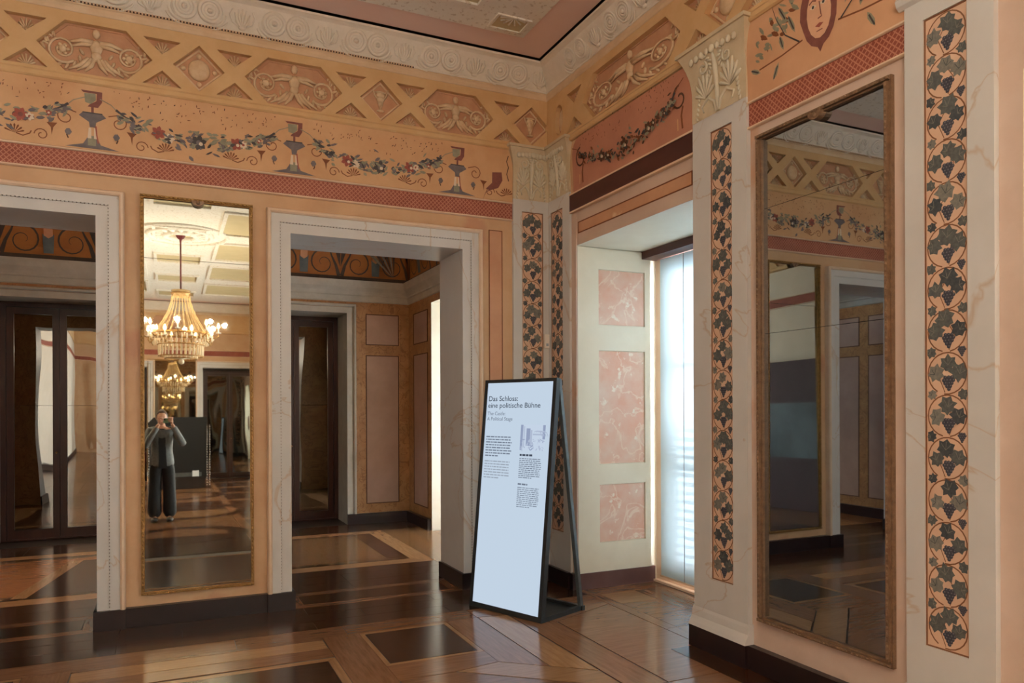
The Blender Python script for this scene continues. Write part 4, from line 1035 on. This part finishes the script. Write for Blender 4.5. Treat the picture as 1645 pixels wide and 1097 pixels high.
pilaster('pilaster', FA, XC + .03, -2.38, -2.576, .214, 'vine pilaster in the left corner, seen only in mirrors', 7, plinth=False)
b = MB(FB); b.mould([(0, 3.46), (.032, 3.46), (.05, 3.475), (.06, 3.50), (.05, 3.52), (.032, 3.52)], -2.45, -1.97); b.build('necking_band', M['stone'], bpy.data.objects['pilaster.003'])
# side wall strips in the reveal of the mirror wall
pw = wall_panel(FA, 2.605, 2.735, .2, 3.155, wall_back, 'pinkpanel', .006, 'p_brown')
FRM = lambda fr, a0, a1, t0, t1, nm, par: wall_panel(fr, a0, a1, t0, t1, par, 'pinkpanel', .006, 'p_brown')

# ------------------------------------------------------------------ window niches
for i, yc in enumerate(BAYS):
    vis = i == 0
    e = tag(empty('window_%d' % (i + 1)), ('tall window at the back of the niche behind the pale blind', 'tall window of the niche at the right edge of the picture', 'tall bare window behind the photographer, third along the wall', 'tall bare window at the far end of the window wall')[i], 'window', 'structure')
    fw_ = Fr((XW, 0, 0), (0, -1, 0), (-1, 0, 0))
    c = -yc
    b = MB(fw_); b.plate(rect(c - .82, c + .82, 0, 2.99), [rect(c - .66 + .66 * k + .02, c + .66 * k - .02 + .0, t0, t1) for k in (0, 1) for t0, t1 in ((.16, 1.02), (1.06, 1.92), (1.96, 2.80))], -.12, -.06)
    b.build('window_frame', M['winframe'], e)
    for k in (0, 1):
        for t0, t1 in ((.16, 1.02), (1.06, 1.92), (1.96, 2.80)):
            b = MB(fw_); b.poly(rect(c - .66 + .66 * k + .02, c + .66 * k - .02, t0, t1), -.09); b.build('pane', M['glass'], e)
    b = MB(fw_); b.plate(rect(c - .80, c + .80, .004, 2.972), [rect(c - .72, c + .72, .05, 2.90)], -.06, 0); b.build('casing_frame', M['winframe'], e)
    b = MB(fw_); b.box(c - .78, c + .78, .004, .022, 0, .05); b.build('sill_board', M['winframe'], e)
    if i < 2:
        bl = empty('roller_blind'); bl.location = (XW - .012, yc, 0)
        tag(bl, ('pale translucent roller blind glowing in the window niche beside the sign', 'pale roller blind in the niche beyond the right pilaster')[i], 'blind')
        for nm, a0, a1 in (('blind_panel', c - .715, c - .3805), ('blind_panel', c - .3800, c + .715)):
            b = MB(Fr((-.0, yc, 0), (0, -1, 0), (-1, 0, 0))); b.poly(rect(a0 - c, a1 - c, .06, 2.90), .0)
            # frame is local to the empty, which already stands at the window
            b.v = [(v[0], v[1] - yc, v[2]) for v in b.v]
            b.build(nm, M['blind' if i == 0 else 'blind2'], bl)
        b = MB(Fr((0, 0, 0), (0, -1, 0), (-1, 0, 0))); b.tube([(-.715, .062, .004), (.715, .062, .004)], .008, 6); b.build('bottom_bar', M['winframe'], bl)
        b = MB(Fr((0, 0, 0), (0, -1, 0), (-1, 0, 0))); b.box(-.3835, -.3770, .06, 2.9, .001, .004); b.build('seam_cord', M['ink3'], bl)
        for k in range(17):                       # louvres of the outside shutter, behind the glass
            fl_ = Fr((XW + .16, yc, .17 + .08 * k), (0, -1, 0), Vector((-.8, 0, -.6)), Vector((-.6, 0, .8)))
            b = MB(fl_); b.box(-.7, .7, -.022, .022, 0, .006); b.build('louvre', M['winframe'], e)
    # blind box under the soffit, recess shadow put into its dark colour
    b = MB(fw_); b.box(c - .80, c + .80, 2.905, 2.972, 0.0, .16); b.build('blind_box', M['maroon'], e)
for i, yc in enumerate(BAYS[:2]):
    fr = Fr((XB, yc + .80, 0), (1, 0, 0), (0, -1, 0))
    b = MB(fr); hs = [(.215, .70, 2.298, 2.785), (.215, .70, 1.078, 2.074), (.22, .70, .392, .90)]
    b.plate(rect(0.004, .76, .14, 2.966), [rect(*h) for h in hs], 0, .016)
    jl = b.build('niche_lining' , M['white'], wall_right)
    for h in hs:
        b = MB(fr); b.poly(rect(h[0] + .004, h[1] - .004, h[2] + .004, h[3] - .004), .004); b.build('marble_panel', M['marble'], jl)
b = MB(FB); b.box(-5.66, -5.585, .14, 3.25, 0, .01); b.build('niche_border', M['plaster_rose'], wall_right)

# ================================================================== THINGS
# ------------------------------------------------------------------ mirrors
def wall_mirror(name, fr, a0, a1, t0, t1, seams, fwid, label, mm, tilt, n=0.045, fm='gilt', clip=True):
    e = empty(name, fr((a0 + a1) / 2, t0, 0)); tag(e, label, 'mirror')
    o = Vector(e.location); f2 = Fr(fr.o - o, fr.S, fr.N, fr.T)
    for nm, q in (('frame_rail', rect(a0, a1, t0, t0 + fwid)), ('frame_rail', rect(a0, a1, t1 - fwid, t1)), ('frame_stile', rect(a0, a0 + fwid, t0 + fwid, t1 - fwid)), ('frame_stile', rect(a1 - fwid, a1, t0 + fwid, t1 - fwid))):
        b = MB(f2); s0, s1, z0, z1 = q[0][0], q[1][0], q[0][1], q[2][1]; g = fwid * .25
        b.box(s0, s1, z0, z1, 0, n * .55)
        if nm == 'frame_rail': b.box(s0 + .002, s1 - .002, z0 + g, z1 - g, 0, n)
        else: b.box(s0 + g, s1 - g, z0, z1, 0, n)
        fo = b.build(nm, M[fm], e)
        b = MB(f2); L = max(s1 - s0, z1 - z0); k = int(L / .03); hor = (s1 - s0) > (z1 - z0)
        for i in range(k):
            x, z = (s0 + L * (i + .5) / k, (z0 + z1) / 2) if hor else ((s0 + s1) / 2, z0 + L * (i + .5) / k)
            b.blob((x, z, n), .011 if hor else .006, .006 if hor else .011, .005, us=6, vs_=4)
        bo = b.build('carved_beads', M[fm], fo); bo['kind'] = 'stuff'
    zs = [t0 + fwid] + seams + [t1 - fwid]
    tn = math.tan(radians(tilt))
    for z0, z1 in zip(zs, zs[1:]):
        b = MB(f2); A, B = a0 + fwid - .002, a1 - fwid + .002
        nb, ntp = (.006, .006 + (z1 - z0) * tn) if tn >= 0 else (.006 - (z1 - z0) * tn, .006)
        b.add([f2(A, z0 + .0012, nb), f2(B, z0 + .0012, nb), f2(B, z1 - .0012, ntp), f2(A, z1 - .0012, ntp)], [(0, 1, 2, 3)])
        b.build('mirror_glass', M[mm], e)
    b = MB(f2); b.box(a0 + .004, a1 - .004, t0 + .004, t1 - .004, 0.0005, .002); b.build('backing', M['joint'], e)
    if clip:
        b = MB(f2); c = (a0 + a1) / 2
        b.prism([(c + .045 * cos(pi + pi * i / 8), t1 - fwid + .008 + .04 * sin(pi + pi * i / 8)) for i in range(9)], 0, n + .004); b.blob((c, t1 - fwid - .008, n), .016, .016, .01)
        b.build('hanging_clip', M['gilt_dark'], e)
    return e
wall_mirror('wall_mirror', FA, -.165, .616, .217, 3.148, [2.685], .026, 'tall narrow gilt framed mirror between the two doorways, showing the chandelier', 'mirror', -.55)
wall_mirror('wall_mirror', FB, -3.402, -2.50, .30, 3.19, [2.008, 2.745], .034, 'tall wide dark mirror on the window wall between two vine pilasters', 'mirror2', 0.0, fm='gilt_dark')
wall_mirror('wall_mirror', FD, -.75, .45, .25, 3.15, [1.9], .04, 'tall mirror on the end wall behind the photographer', 'mirror', 0.0)

# ------------------------------------------------------------------ sensor box in the corner
o = empty('wall_sensor', (3.158, YA - .032, 2.18)); tag(o, 'small cream plastic sensor box fixed beside the painted vine in the room corner', 'sensor')
b = MB(Fr((0, 0, 0), (1, 0, 0), (0, -1, 0))); b.box(-.024, .024, -.062, .062, 0, .022); b.box(-.021, .021, -.058, .058, .022, .027); b.build('housing', M['plastic'], o)
b = MB(Fr((0, 0, 0), (1, 0, 0), (0, -1, 0))); b.box(-.012, .012, -.045, -.02, .027, .0285); b.build('sensor_lens', M['ink3'], o)

# ------------------------------------------------------------------ information sign
FLc, FRc = Vector((2.20, 5.543, 0)), Vector((2.489, 4.835, 0))
wv = (FRc - FLc).normalized(); uv = Vector((-wv.y, wv.x, 0))
SW, SD, SH, ST = .755, .505, 1.80, .195           # width, depth of base, height, how far the top sits back
sg = empty('info_sign', FLc + wv * SW / 2 + uv * SD / 2)
tag(sg, 'pale lit A-frame information sign in a black steel frame, standing before the room corner', 'sign')
so = sg.location
lean = Vector((0, 0, SH)) + uv * ST; ln = lean.normalized()
fs = Fr(FLc - so, wv, -(uv * SH - Vector((0, 0, ST))).normalized(), ln)        # panel plane: s across, t up the slope, n towards the reader
LT = lean.length
def bar(p, q, r, m='black', nm='frame_bar', par=sg):
    b = MB(); p, q = Vector(p), Vector(q); d = (q - p).normalized(); 
    x = wv - d * wv.dot(d)
    x = x.normalized() if x.length > .2 else uv.copy(); y = d.cross(x)
    vs = [c + x * (sx * r) + y * (sy * r) for c in (p, q) for sx, sy in ((-1, -1), (1, -1), (1, 1), (-1, 1))]
    b.add(vs, [(0, 1, 2, 3), (7, 6, 5, 4)] + [(j, (j + 1) % 4, 4 + (j + 1) % 4, 4 + j) for j in range(4)])
    return b.build(nm, M[m], par)
b = MB(fs); b.box(.018, SW - .018, .02, LT - .012, -.03, -.002); b.build('back_board', M['steel'], sg)
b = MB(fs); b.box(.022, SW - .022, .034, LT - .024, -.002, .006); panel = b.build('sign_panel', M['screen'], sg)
r_ = .0165
for s0 in (0 + r_, SW - r_):
    b = MB(fs); b.box(s0 - r_, s0 + r_, 0.0, LT, -.034, .01); b.build('front_upright', M['black'], sg)
for t0 in (0.0, LT - .026):
    b = MB(fs); b.box(r_ * 2, SW - r_ * 2, t0, t0 + (.04 if t0 == 0 else .026), -.034, .01); b.build('cross_bar', M['black'], sg)
for s0 in (r_, SW - r_):
    apex = FLc - so + wv * s0 + lean + uv * .03 - Vector((0, 0, .01)); foot = FLc - so + wv * s0 + uv * (SD - .02) + Vector((0, 0, .02))
    bar(apex, foot, .0155, 'steel', 'rear_leg')
    bar(FLc - so + wv * s0 + Vector((0, 0, .018)), FLc - so + wv * s0 + uv * SD + Vector((0, 0, .018)), .0175, 'black', 'base_bar')
bar(FLc - so + uv * (SD - .0175) + Vector((0, 0, .018)), FRc - so + uv * (SD - .0175) + Vector((0, 0, .018)), .0175, 'black', 'base_bar')
b = MB(Fr(FLc - so, wv, (0, 0, 1), uv)); b.box(.03, SW - .03, .02, SD - .03, .002, .012); b.build('base_plate', M['black'], sg)
# printing
def text(txt, s0, t, size, m, xs=1.0):            # each line of lettering a part of its own, its letters one mesh
    c = bpy.data.curves.new('t', 'FONT'); c.body = txt; c.size = 1.0; c.align_x = 'LEFT'; c.resolution_u = 3; c.offset = 0.006
    o = bpy.data.objects.new('t', c); COL.objects.link(o); dg = bpy.context.evaluated_depsgraph_get(); dg.update()
    me = bpy.data.meshes.new_from_object(o.evaluated_get(dg)); bpy.data.objects.remove(o)
    vs = [fs(s0 + v.co.x * size * xs, t + v.co.y * size, .0072) for v in me.vertices]
    b = MB(); b.add(vs, [tuple(p.vertices) for p in me.polygons]); bpy.data.meshes.remove(me)
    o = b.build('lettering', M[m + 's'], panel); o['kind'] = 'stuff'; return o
TT = LT - .024
text('Das Schloss:', .05, TT - .148, .058, 'ink', 1.12); text('eine politische B\u00fchne', .05, TT - .202, .058, 'ink', 1.12)
text('The Castle:', .05, TT - .262, .041, 'ink2', 1.05); text('A Political Stage', .05, TT - .304, .041, 'ink2', 1.05)
def text_lines(s0, s1, t, rows, dt, h, m, seed, last=.6):
    b = MB(fs); R = random.Random(seed)
    for i in range(rows):
        x = s0; end = s0 + (s1 - s0) * (last if i == rows - 1 else R.uniform(.93, 1))
        while x < end:
            w = min(R.uniform(.012, .05), end - x)
            if w > .004: b.poly(rect(x, x + w, t - i * dt - h, t - i * dt), .0072)
            x += w + .006
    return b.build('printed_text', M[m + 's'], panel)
text_lines(.055, .34, TT - .43, 8, .0215, .0095, 'ink2', 1, .5); text_lines(.055, .33, TT - .625, 7, .0215, .0085, 'ink3', 2)
text_lines(.43, .56, TT - .56, 1, .03, .015, 'ink', 3, 1.0); text_lines(.43, .655, TT - .592, 11, .0145, .0062, 'ink2', 4)
text_lines(.43, .53, TT - .785, 1, .03, .013, 'ink2', 5, 1.0); text_lines(.43, .65, TT - .815, 11, .0145, .0055, 'ink2', 6)
pi0, pi1, pt0, pt1 = .425, .675, TT - .53, TT - .335
b = MB(fs); R = random.Random(9)
b.poly(rect(pi0, pi1, pt0, pt1), .0070, 2)
for (x0, x1, z0, z1, m_) in ((0, .10, 0, 1, 0), (.13, .17, .1, .95, 1), (.24, .40, .18, .86, 0), (.41, .48, .2, .8, 1), (.9, 1, .45, 1, 0), (.5, .9, .6, .66, 1)):
    b.poly(rect(pi0 + x0 * .25, pi0 + x1 * .25, pt0 + z0 * .195, pt0 + z1 * .195), .0074, m_)
for k in range(46):
    x, z = R.uniform(.02, .98), R.uniform(.02, .45); daub(b, (pi0 + x * .25, pt0 + z * .195), R.uniform(.012, .05), R.uniform(.004, .012), R.uniform(-1.5, 1.5), R.choice((0, 1, 1)), .0076 + .00002 * k)
for k in range(4): b.stroke(arc((pi0 + .17 + .02 * k, pt0 + .1), .05, .2, 2.2, 8), .006, .0088, 1)
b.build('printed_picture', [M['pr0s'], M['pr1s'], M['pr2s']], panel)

# ------------------------------------------------------------------ chandelier
cx, cy = CHAND
ch = empty('chandelier', (cx, cy, ZC)); tag(ch, 'lit crystal chandelier with candle bulbs hanging in the hall, seen in the tall mirror', 'chandelier')
MC = mat('crystal_strand', C8(226, 190, 130), C8(240, 210, 160), 0.12, 60.0, spec=0.8); MG = M['gilt']
MBULB = emit('candle_bulb_glow', (1.0, 0.72, 0.38, 1), 60.0)
MCR = mat('crystal_drop', C8(236, 214, 176), C8(248, 232, 204), 0.08, 80.0, spec=0.9)
MVEL = mat('wine_velvet', C8(96, 22, 30), C8(110, 30, 38), 0.7, 20.0)
zc = lambda z: z - ZC
Z_TOP, Z_RING, Z_B = 3.66, 2.98, 2.55
b = MB(); b.lathe((0, 0, 0), [(.001, 0), (.085, -.01), (.06, -.07), (.02, -.1), (.012, -.16)], 14); b.build('ceiling_cup', MVEL, ch)
b = MB(); b.tube([(0, 0, -.1), (0, 0, zc(Z_TOP))], .013, 8, world=True); b.build('velvet_cord', MVEL, ch)
def ringtube(r, z, h, name, m, parent=ch, seg=28):
    b = MB(); b.tube([(r * cos(2 * pi * i / seg), r * sin(2 * pi * i / seg), zc(z)) for i in range(seg)], h, 6, 0, world=True, closed=True); return b.build(name, m, parent)
ringtube(.145, Z_TOP, .016, 'crown_ring', MG); ringtube(.44, Z_RING, .02, 'main_ring', MG)
b = MB(); b.lathe((0, 0, zc(Z_TOP)), [(.14, .0), (.15, .05), (.12, .02), (.13, -.06)], 20); b.build('crown_collar', MC, ch)
for k in range(22):                                           # strings of beads from crown to ring
    an = 2 * pi * k / 22; b = MB(); pts = []
    for i in range(13):
        u = i / 12; r = .14 + .29 * u ** 1.7; pts.append((r * cos(an), r * sin(an), zc(Z_TOP - .03 + (Z_RING - Z_TOP + .03) * u)))
    b.tube(pts, [.0085 if i % 2 else .003 for i in range(13)], 5, world=True); b.build('bead_string', MC, ch)
b = MB()
for r, z0, z1, n_ in ((.50, 2.95, 2.86, 40), (.43, 2.88, 2.79, 36), (.345, 2.80, 2.60, 32), (.25, 2.62, 2.56, 24)):
    for k in range(n_):
        an = 2 * pi * k / n_; x, y_ = r * cos(an), r * sin(an)
        b.blob((x, y_, zc((z0 + z1) / 2)), .016, .016, (z0 - z1) * .55, world=True, us=5, vs_=4)
o = b.build('crystal_drops', MCR, ch); o['kind'] = 'stuff'
for r, z in ((.47, 2.88), (.36, 2.79), (.345, 2.60), (.25, 2.56)): ringtube(r, z, .011, 'tier_ring', MG)
b = MB(); b.lathe((0, 0, zc(2.5)), [(.001, -.04), (.04, -.02), (.05, .02), (.03, .05), (.22, .07)], 14); b.build('bottom_finial', MCR, ch)
NB = 16
for k in range(NB):
    an = 2 * pi * k / NB + .1; low = k % 2; R0 = .60 if not low else .52; z1 = 3.0 if not low else 2.90
    ca, sa = cos(an), sin(an)
    b = MB(); b.tube([(.42 * ca, .42 * sa, zc(2.95 if not low else 2.88)), (.5 * ca, .5 * sa, zc(z1 - .1)), (R0 * ca, R0 * sa, zc(z1 - .05)), (R0 * ca, R0 * sa, zc(z1))], .011, 6, world=True)
    arm = b.build('candle_arm', MG, ch)
    b = MB(); b.lathe((R0 * ca, R0 * sa, zc(z1)), [(.001, -.004), (.04, .004), (.045, .014), (.012, .016), (.011, .085), (.001, .085)], 9); b.build('candle_sleeve', M['plastic'], arm)
    b = MB(); b.lathe((R0 * ca, R0 * sa, zc(z1 + .085)), [(.001, 0), (.017, .012), (.022, .034), (.013, .066), (.001, .095)], 8); b.build('candle_bulb', MBULB, arm)
    if k % 2 == 0:
        l = bpy.data.lights.new('candle_light', 'POINT'); l.energy = BULB_W * 2; l.color = (1.0, 0.93, 0.83); l.shadow_soft_size = .03
        lo = bpy.data.objects.new('candle_light', l); COL.objects.link(lo); lo.parent = ch; lo.location = ((R0 + .1) * ca, (R0 + .1) * sa, zc(z1 + .14))

# ------------------------------------------------------------------ spot lamps in the far room
def spot(name, loc, target, watts, label, col=(1, .74, .45)):
    e = empty(name, loc); tag(e, label, 'lamp')
    d = (Vector(target) - Vector(loc)).normalized()
    b = MB(); b.tube([(0, 0, .0), tuple(d * .11)], .035, 10, world=True); b.build('lamp_head', M['black'], e)
    b = MB(); b.tube([(0, YH - loc[1], .06), (0, -.03, .06), (0, 0, 0)], .008, 6, world=True); b.build('lamp_stem', M['black'], e)
    b = MB(); b.tube([tuple(d * .111), tuple(d * .114)], .03, 10, world=True); b.build('lamp_lens', MBULB, e)
    l = bpy.data.lights.new('lamp_light', 'SPOT'); l.energy = watts; l.color = col; l.spot_size = radians(70); l.spot_blend = .6; l.shadow_soft_size = .04
    o = bpy.data.objects.new('lamp_light', l); COL.objects.link(o); o.parent = e; o.location = d * .13; o.rotation_euler = d.to_track_quat('-Z', 'Y').to_euler()
spot('spot_lamp', (-1.5, 6.86, 3.32), (-1.3, 8.2, 0), 120, 'small black spot lamp in the far room aimed at the inlaid floor left')
spot('spot_lamp', (-.78, 6.86, 3.32), (.6, 9.9, 1.4), 30, 'small black spot lamp in the far room aimed at the wall')

# ------------------------------------------------------------------ things behind the photographer, seen in mirrors
dc = empty('display_case', (.25, -6.75, 0)); tag(dc, 'broad black display case with rows of chrome studs behind the photographer', 'case')
fd = Fr((0, 0, 0), (1, 0, 0), (0, 1, 0))
b = MB(fd); b.prism([(-.62, .26), (.62, .26), (.62, 1.62), (-.50, 1.62), (-.62, 1.5)], 0, .30, back=True); b.build('case_body', mat('case_black', C8(10, 10, 11), None, .5), dc)
b = MB(fd); b.box(-.58, .58, 0, .2, .02, .28); b.box(-.60, .60, .2, .26, .01, .29); b.build('case_plinth', M['joint'], dc)
b = MB(fd); b.box(-.3, .5, .27, .36, .30, .312); b.build('label_strip', M['steel'], dc)
b = MB(fd); b.box(.30, .44, .27, .40, .312, .32); b.build('label_card', M['sign'], dc)
for a in (-.60, .62, .68):
    b = MB(fd); b.box(a - .012, a + .012, .03, 1.45, .27, .31)
    for k in range(24): b.blob((a, .06 + k * .058, .315), .014, .02, .012)
    b.build('stud_strip', M['steel'] if False else mat('chrome', C8(210, 214, 218), None, 0.15, metal=1.0), dc)
ep = empty('exhibition_board', (XC + .16, 3.0, 0)); tag(ep, 'tall aubergine exhibition board with a misty landscape picture, reflected in the dark mirror', 'board')
fe = Fr((0, 0, 0), (0, 1, 0), (1, 0, 0))
b = MB(fe); b.box(-1.7, 1.7, 0, 2.35, -.06, .06); b.build('board_body', M['purple'], ep)
b = MB(fe); b.box(-1.4, 1.4, .82, 1.68, .06, .075); b.build('landscape_print', mat('misty_landscape', C8(44, 56, 66), C8(92, 108, 118), 0.5, 1.2, detail=8), ep)

# ------------------------------------------------------------------ the photographer (reflected in the tall mirror)
def skin_mesh(joints, edges, sub=1):
    me = bpy.data.meshes.new('sk'); me.from_pydata([j[0] for j in joints], edges, []); 
    o = bpy.data.objects.new('sk', me); COL.objects.link(o)
    md = o.modifiers.new('skin', 'SKIN'); md.use_smooth_shade = True
    if sub: o.modifiers.new('sub', 'SUBSURF').levels = sub
    for i, j in enumerate(joints):
        r = j[1]; me.skin_vertices[0].data[i].radius = r if isinstance(r, tuple) else (r, r)
        me.skin_vertices[0].data[i].use_root = (i == 0)
    dg = bpy.context.evaluated_depsgraph_get(); dg.update()
    m2 = bpy.data.meshes.new_from_object(o.evaluated_get(dg))
    V = [tuple(v.co) for v in m2.vertices]; F = [tuple(p.vertices) for p in m2.polygons]
    bpy.data.objects.remove(o); bpy.data.meshes.remove(me); bpy.data.meshes.remove(m2)
    return V, F
pp = empty('person', (-.055, -.43, 0)); tag(pp, 'person in grey blazer and black trousers holding up a phone, seen in the mirror', 'person')
MS = mat('skin', C8(214, 160, 132), C8(222, 170, 142), 0.5, 12.0)
RW, LW = (.135, .315, 1.475), (-.035, .315, 1.475); RE, LE = (.30, .10, 1.15), (-.235, .13, 1.13)
J = [((0, 0, .95), (.15, .10)), ((0, 0, 1.08), (.125, .09)), ((0, 0, 1.25), (.145, .10)), ((0, 0, 1.36), (.12, .085)), ((0, .005, 1.425), .052), ((0, .02, 1.50), .05),
     ((.09, 0, .88), .09), ((.095, .01, .50), .058), ((.10, 0, .09), .034), ((-.09, 0, .88), .09), ((-.095, .01, .50), .058), ((-.10, 0, .09), .034),
     ((.17, 0, 1.365), .052), (RE, .04), (RW, .026), ((-.17, 0, 1.365), .052), (LE, .04), (LW, .026),
     ((.10, .10, .032), .020), ((-.10, .10, .032), .020)]
ED = [(0, 1), (1, 2), (2, 3), (3, 4), (4, 5), (0, 6), (6, 7), (7, 8), (0, 9), (9, 10), (10, 11), (3, 12), (12, 13), (13, 14), (3, 15), (15, 16), (16, 17), (8, 18), (11, 19)]
b = MB(); V, F = skin_mesh(J, ED, 1); b.add(V, F, 0, True)
# head: egg with chin, brow, nose, ears
hc = Vector((0, .035, 1.565)); hv = []; US, VS = 20, 16
for i in range(VS + 1):
    ph = -pi / 2 + pi * i / VS
    for j in range(US):
        th = 2 * pi * j / US; x, y_, z = cos(ph) * cos(th), cos(ph) * sin(th), sin(ph)
        X, Y, Zz = x * .072, y_ * .088, z * .112
        if z < 0: X *= 1 - .32 * z * z; Y *= 1 - .1 * z * z; Y += -.018 * z if y_ > 0 else 0.02 * z
        if y_ > .5:
            Y += .022 * max(0, 1 - abs(x) / .16) * max(0, 1 - abs(z + .12) / .24)
            Y -= .010 * max(0, 1 - abs(abs(x) - .38) / .2) * max(0, 1 - abs(z - .06) / .14)
            Y += .006 * max(0, 1 - abs(x) / .35) * max(0, 1 - abs(z + .48) / .1)
        hv.append(hc + Vector((X, Y, Zz)))
b.add(hv, [(i * US + j, i * US + (j + 1) % US, (i + 1) * US + (j + 1) % US, (i + 1) * US + j) for i in range(VS) for j in range(US)], 0, True)
for sx in (-1, 1): b.blob(hc + Vector((sx * .074, -.005, -.005)), .01, .02, .03, world=True)
def hand(wr, sx):                    # palm and five bent fingers closing on the edges of the phone
    w = Vector(wr); jn = [(tuple(w), .022), (tuple(w + Vector((-sx * .008, .03, .035))), (.03, .016)), (tuple(w + Vector((-sx * .012, .038, .07))), (.032, .014))]; ed = [(0, 1), (1, 2)]
    V, F = skin_mesh(jn, ed, 1); b.add(V, F, 0, True)
    for k, L in enumerate((.030, .036, .034, .027)):
        base = w + Vector((sx * (.016 - .003 * k), .042, .082 - .019 * k)); k1 = base + Vector((-sx * .01, L * .5, .004)); k2 = k1 + Vector((-sx * L, .006, .0)); k3 = k2 + Vector((-sx * L * .8, -.006, 0))
        V, F = skin_mesh([(tuple(base), .009), (tuple(k1), .0085), (tuple(k2), .008), (tuple(k3), .0065)], [(0, 1), (1, 2), (2, 3)], 1); b.add(V, F, 0, True)
    t0 = w + Vector((-sx * .012, .012, .03)); t1 = t0 + Vector((-sx * .026, -.002, .022)); t2 = t1 + Vector((-sx * .014, .012, .022))
    V, F = skin_mesh([(tuple(t0), .012), (tuple(t1), .0095), (tuple(t2), .0075)], [(0, 1), (1, 2)], 1); b.add(V, F, 0, True)
hand(RW, 1); hand(LW, -1)
b.build('body', MS, pp)
b = MB()
for sx in (-1, 1):
    b = MB(); b.blob(hc + Vector((sx * .028, .074, .008)), .011, .007, .006, world=True); b.build('eye', M['black'], pp)
b = MB(); b.blob(hc + Vector((0, .083, -.055)), .02, .006, .006, world=True); b.build('mouth', mat('lips', C8(168, 84, 78), None, .5), pp)
MHAIR = mat('brown_hair', C8(58, 34, 22), C8(84, 52, 34), 0.5, 60.0)
b = MB()
hvv = []
for i in range(11):
    ph = -pi * .18 + (pi * .68) * i / 10
    for j in range(20):
        th = 2 * pi * j / 20; x, y_, z = cos(ph) * cos(th), cos(ph) * sin(th), sin(ph)
        f = 1.08 if y_ < .55 or z > .62 else .92
        hvv.append(hc + Vector((x * .074 * f, y_ * .09 * f - .006, z * .114 * f + .004)))
b.add(hvv, [(i * 20 + j, i * 20 + (j + 1) % 20, (i + 1) * 20 + (j + 1) % 20, (i + 1) * 20 + j) for i in range(10) for j in range(20)], 0, True)
b.blob(hc + Vector((0, -.10, .03)), .04, .035, .04, world=True)
b.build('hair', MHAIR, pp)
MBL = mat('grey_blazer', C8(112, 114, 114), C8(134, 136, 134), 0.8, 40.0); MTR = mat('black_trousers', C8(22, 22, 24), C8(30, 30, 32), 0.8, 30.0)
def mid(p, q, u): return tuple(Vector(p).lerp(Vector(q), u))
JB = [((0, 0, 1.24), (.165, .125)), ((0, 0, 1.36), (.15, .10)), ((0, -.01, 1.44), (.072, .068)), ((0, 0, 1.08), (.155, .12)), ((0, 0, .92), (.185, .135)), ((0, 0, .79), (.20, .145)),
      ((.175, 0, 1.36), .07), (mid((.175, 0, 1.36), RE, .55), .062), (RE, .056), (mid(RE, RW, .5), .05), (mid(RE, RW, .88), .044),
      ((-.175, 0, 1.36), .07), (mid((-.175, 0, 1.36), LE, .55), .062), (LE, .056), (mid(LE, LW, .5), .05), (mid(LE, LW, .88), .044)]
V, F = skin_mesh(JB, [(0, 1), (1, 2), (0, 3), (3, 4), (4, 5), (1, 6), (6, 7), (7, 8), (8, 9), (9, 10), (1, 11), (11, 12), (12, 13), (13, 14), (14, 15)], 2)
b = MB(); b.add(V, F, 0, True); bz = b.build('blazer', MBL, pp)
ff = Fr((0, 0, 0), (1, 0, 0), (0, 1, 0))
b = MB(ff); b.add([ff(-.035, 1.40, .085), ff(.035, 1.40, .085), ff(.05, 1.2, .128), ff(.06, .95, .14), ff(.07, .80, .142), ff(-.05, .80, .142), ff(-.045, .95, .14), ff(-.05, 1.2, .128)], [(0, 1, 2, 7), (7, 2, 3, 6), (6, 3, 4, 5)], 0, True); b.build('black_top', MTR, pp)
b = MB(ff)
for sx in (-1, 1): b.add([ff(sx * .035, 1.41, .075), ff(sx * .10, 1.33, .112), ff(sx * .085, 1.24, .132), ff(sx * .045, 1.12, .138), ff(sx * .05, 1.2, .134)], [(0, 1, 2, 3, 4)], 0)
b.build('lapel', MBL, bz)
b = MB()
for sx in (-1, 1):
    V, F = skin_mesh([((sx * .03, 0, .93), (.12, .11)), ((sx * .085, 0, .82), (.105, .105)), ((sx * .10, 0, .5), (.088, .095)), ((sx * .105, .01, .2), (.092, .105)), ((sx * .105, .01, .035), (.094, .11))], [(0, 1), (1, 2), (2, 3), (3, 4)], 1); b.add(V, F, 0, True)
b.build('trousers', MTR, pp)
for sx in (-1, 1):
    b = MB(); b.blob((sx * .105, .11, .034), .05, .14, .034, world=True, us=12, vs_=6); b.box(sx * .105 - .035, sx * .105 + .035, -.05, .17, 0, .014); b.build('shoe', M['black'], pp)
ph_ = empty('phone', (0, -.075, 1.555)); tag(ph_, 'green backed phone held up by the person in the tall mirror', 'phone')
b = MB(); b.box(-.037, .037, -.004, .004, -.072, .0); b.build('phone_body', mat('phone_green', C8(120, 168, 132), None, .35), ph_)
b = MB(); b.box(-.030, -.006, .004, .0065, -.034, -.006); b.build('camera_island', M['black'], ph_)
hb = empty('handbag', (-.39, -.40, .88)); tag(hb, 'dark red handbag hanging from the left arm of the person in the mirror', 'bag')
MBG = mat('wine_leather', C8(82, 20, 28), C8(96, 28, 34), .4, 20.0)
b = MB(FW); b.prism([(-.12, -.05), (.12, -.05), (.12, .05), (-.12, .05)], 0, .17, back=True); b.build('bag_body', MBG, hb)
b = MB(FW); b.prism([(-.122, -.052), (.122, -.052), (.122, .056), (-.122, .056)], .12, .176, back=True); b.build('bag_flap', MBG, hb)
b = MB(); b.tube([(-.09, 0, .17), (-.06, .03, .27), (.0, .05, .33), (.06, .03, .27), (.09, 0, .17)], .008, 6, world=True); b.build('bag_strap', MBG, hb)
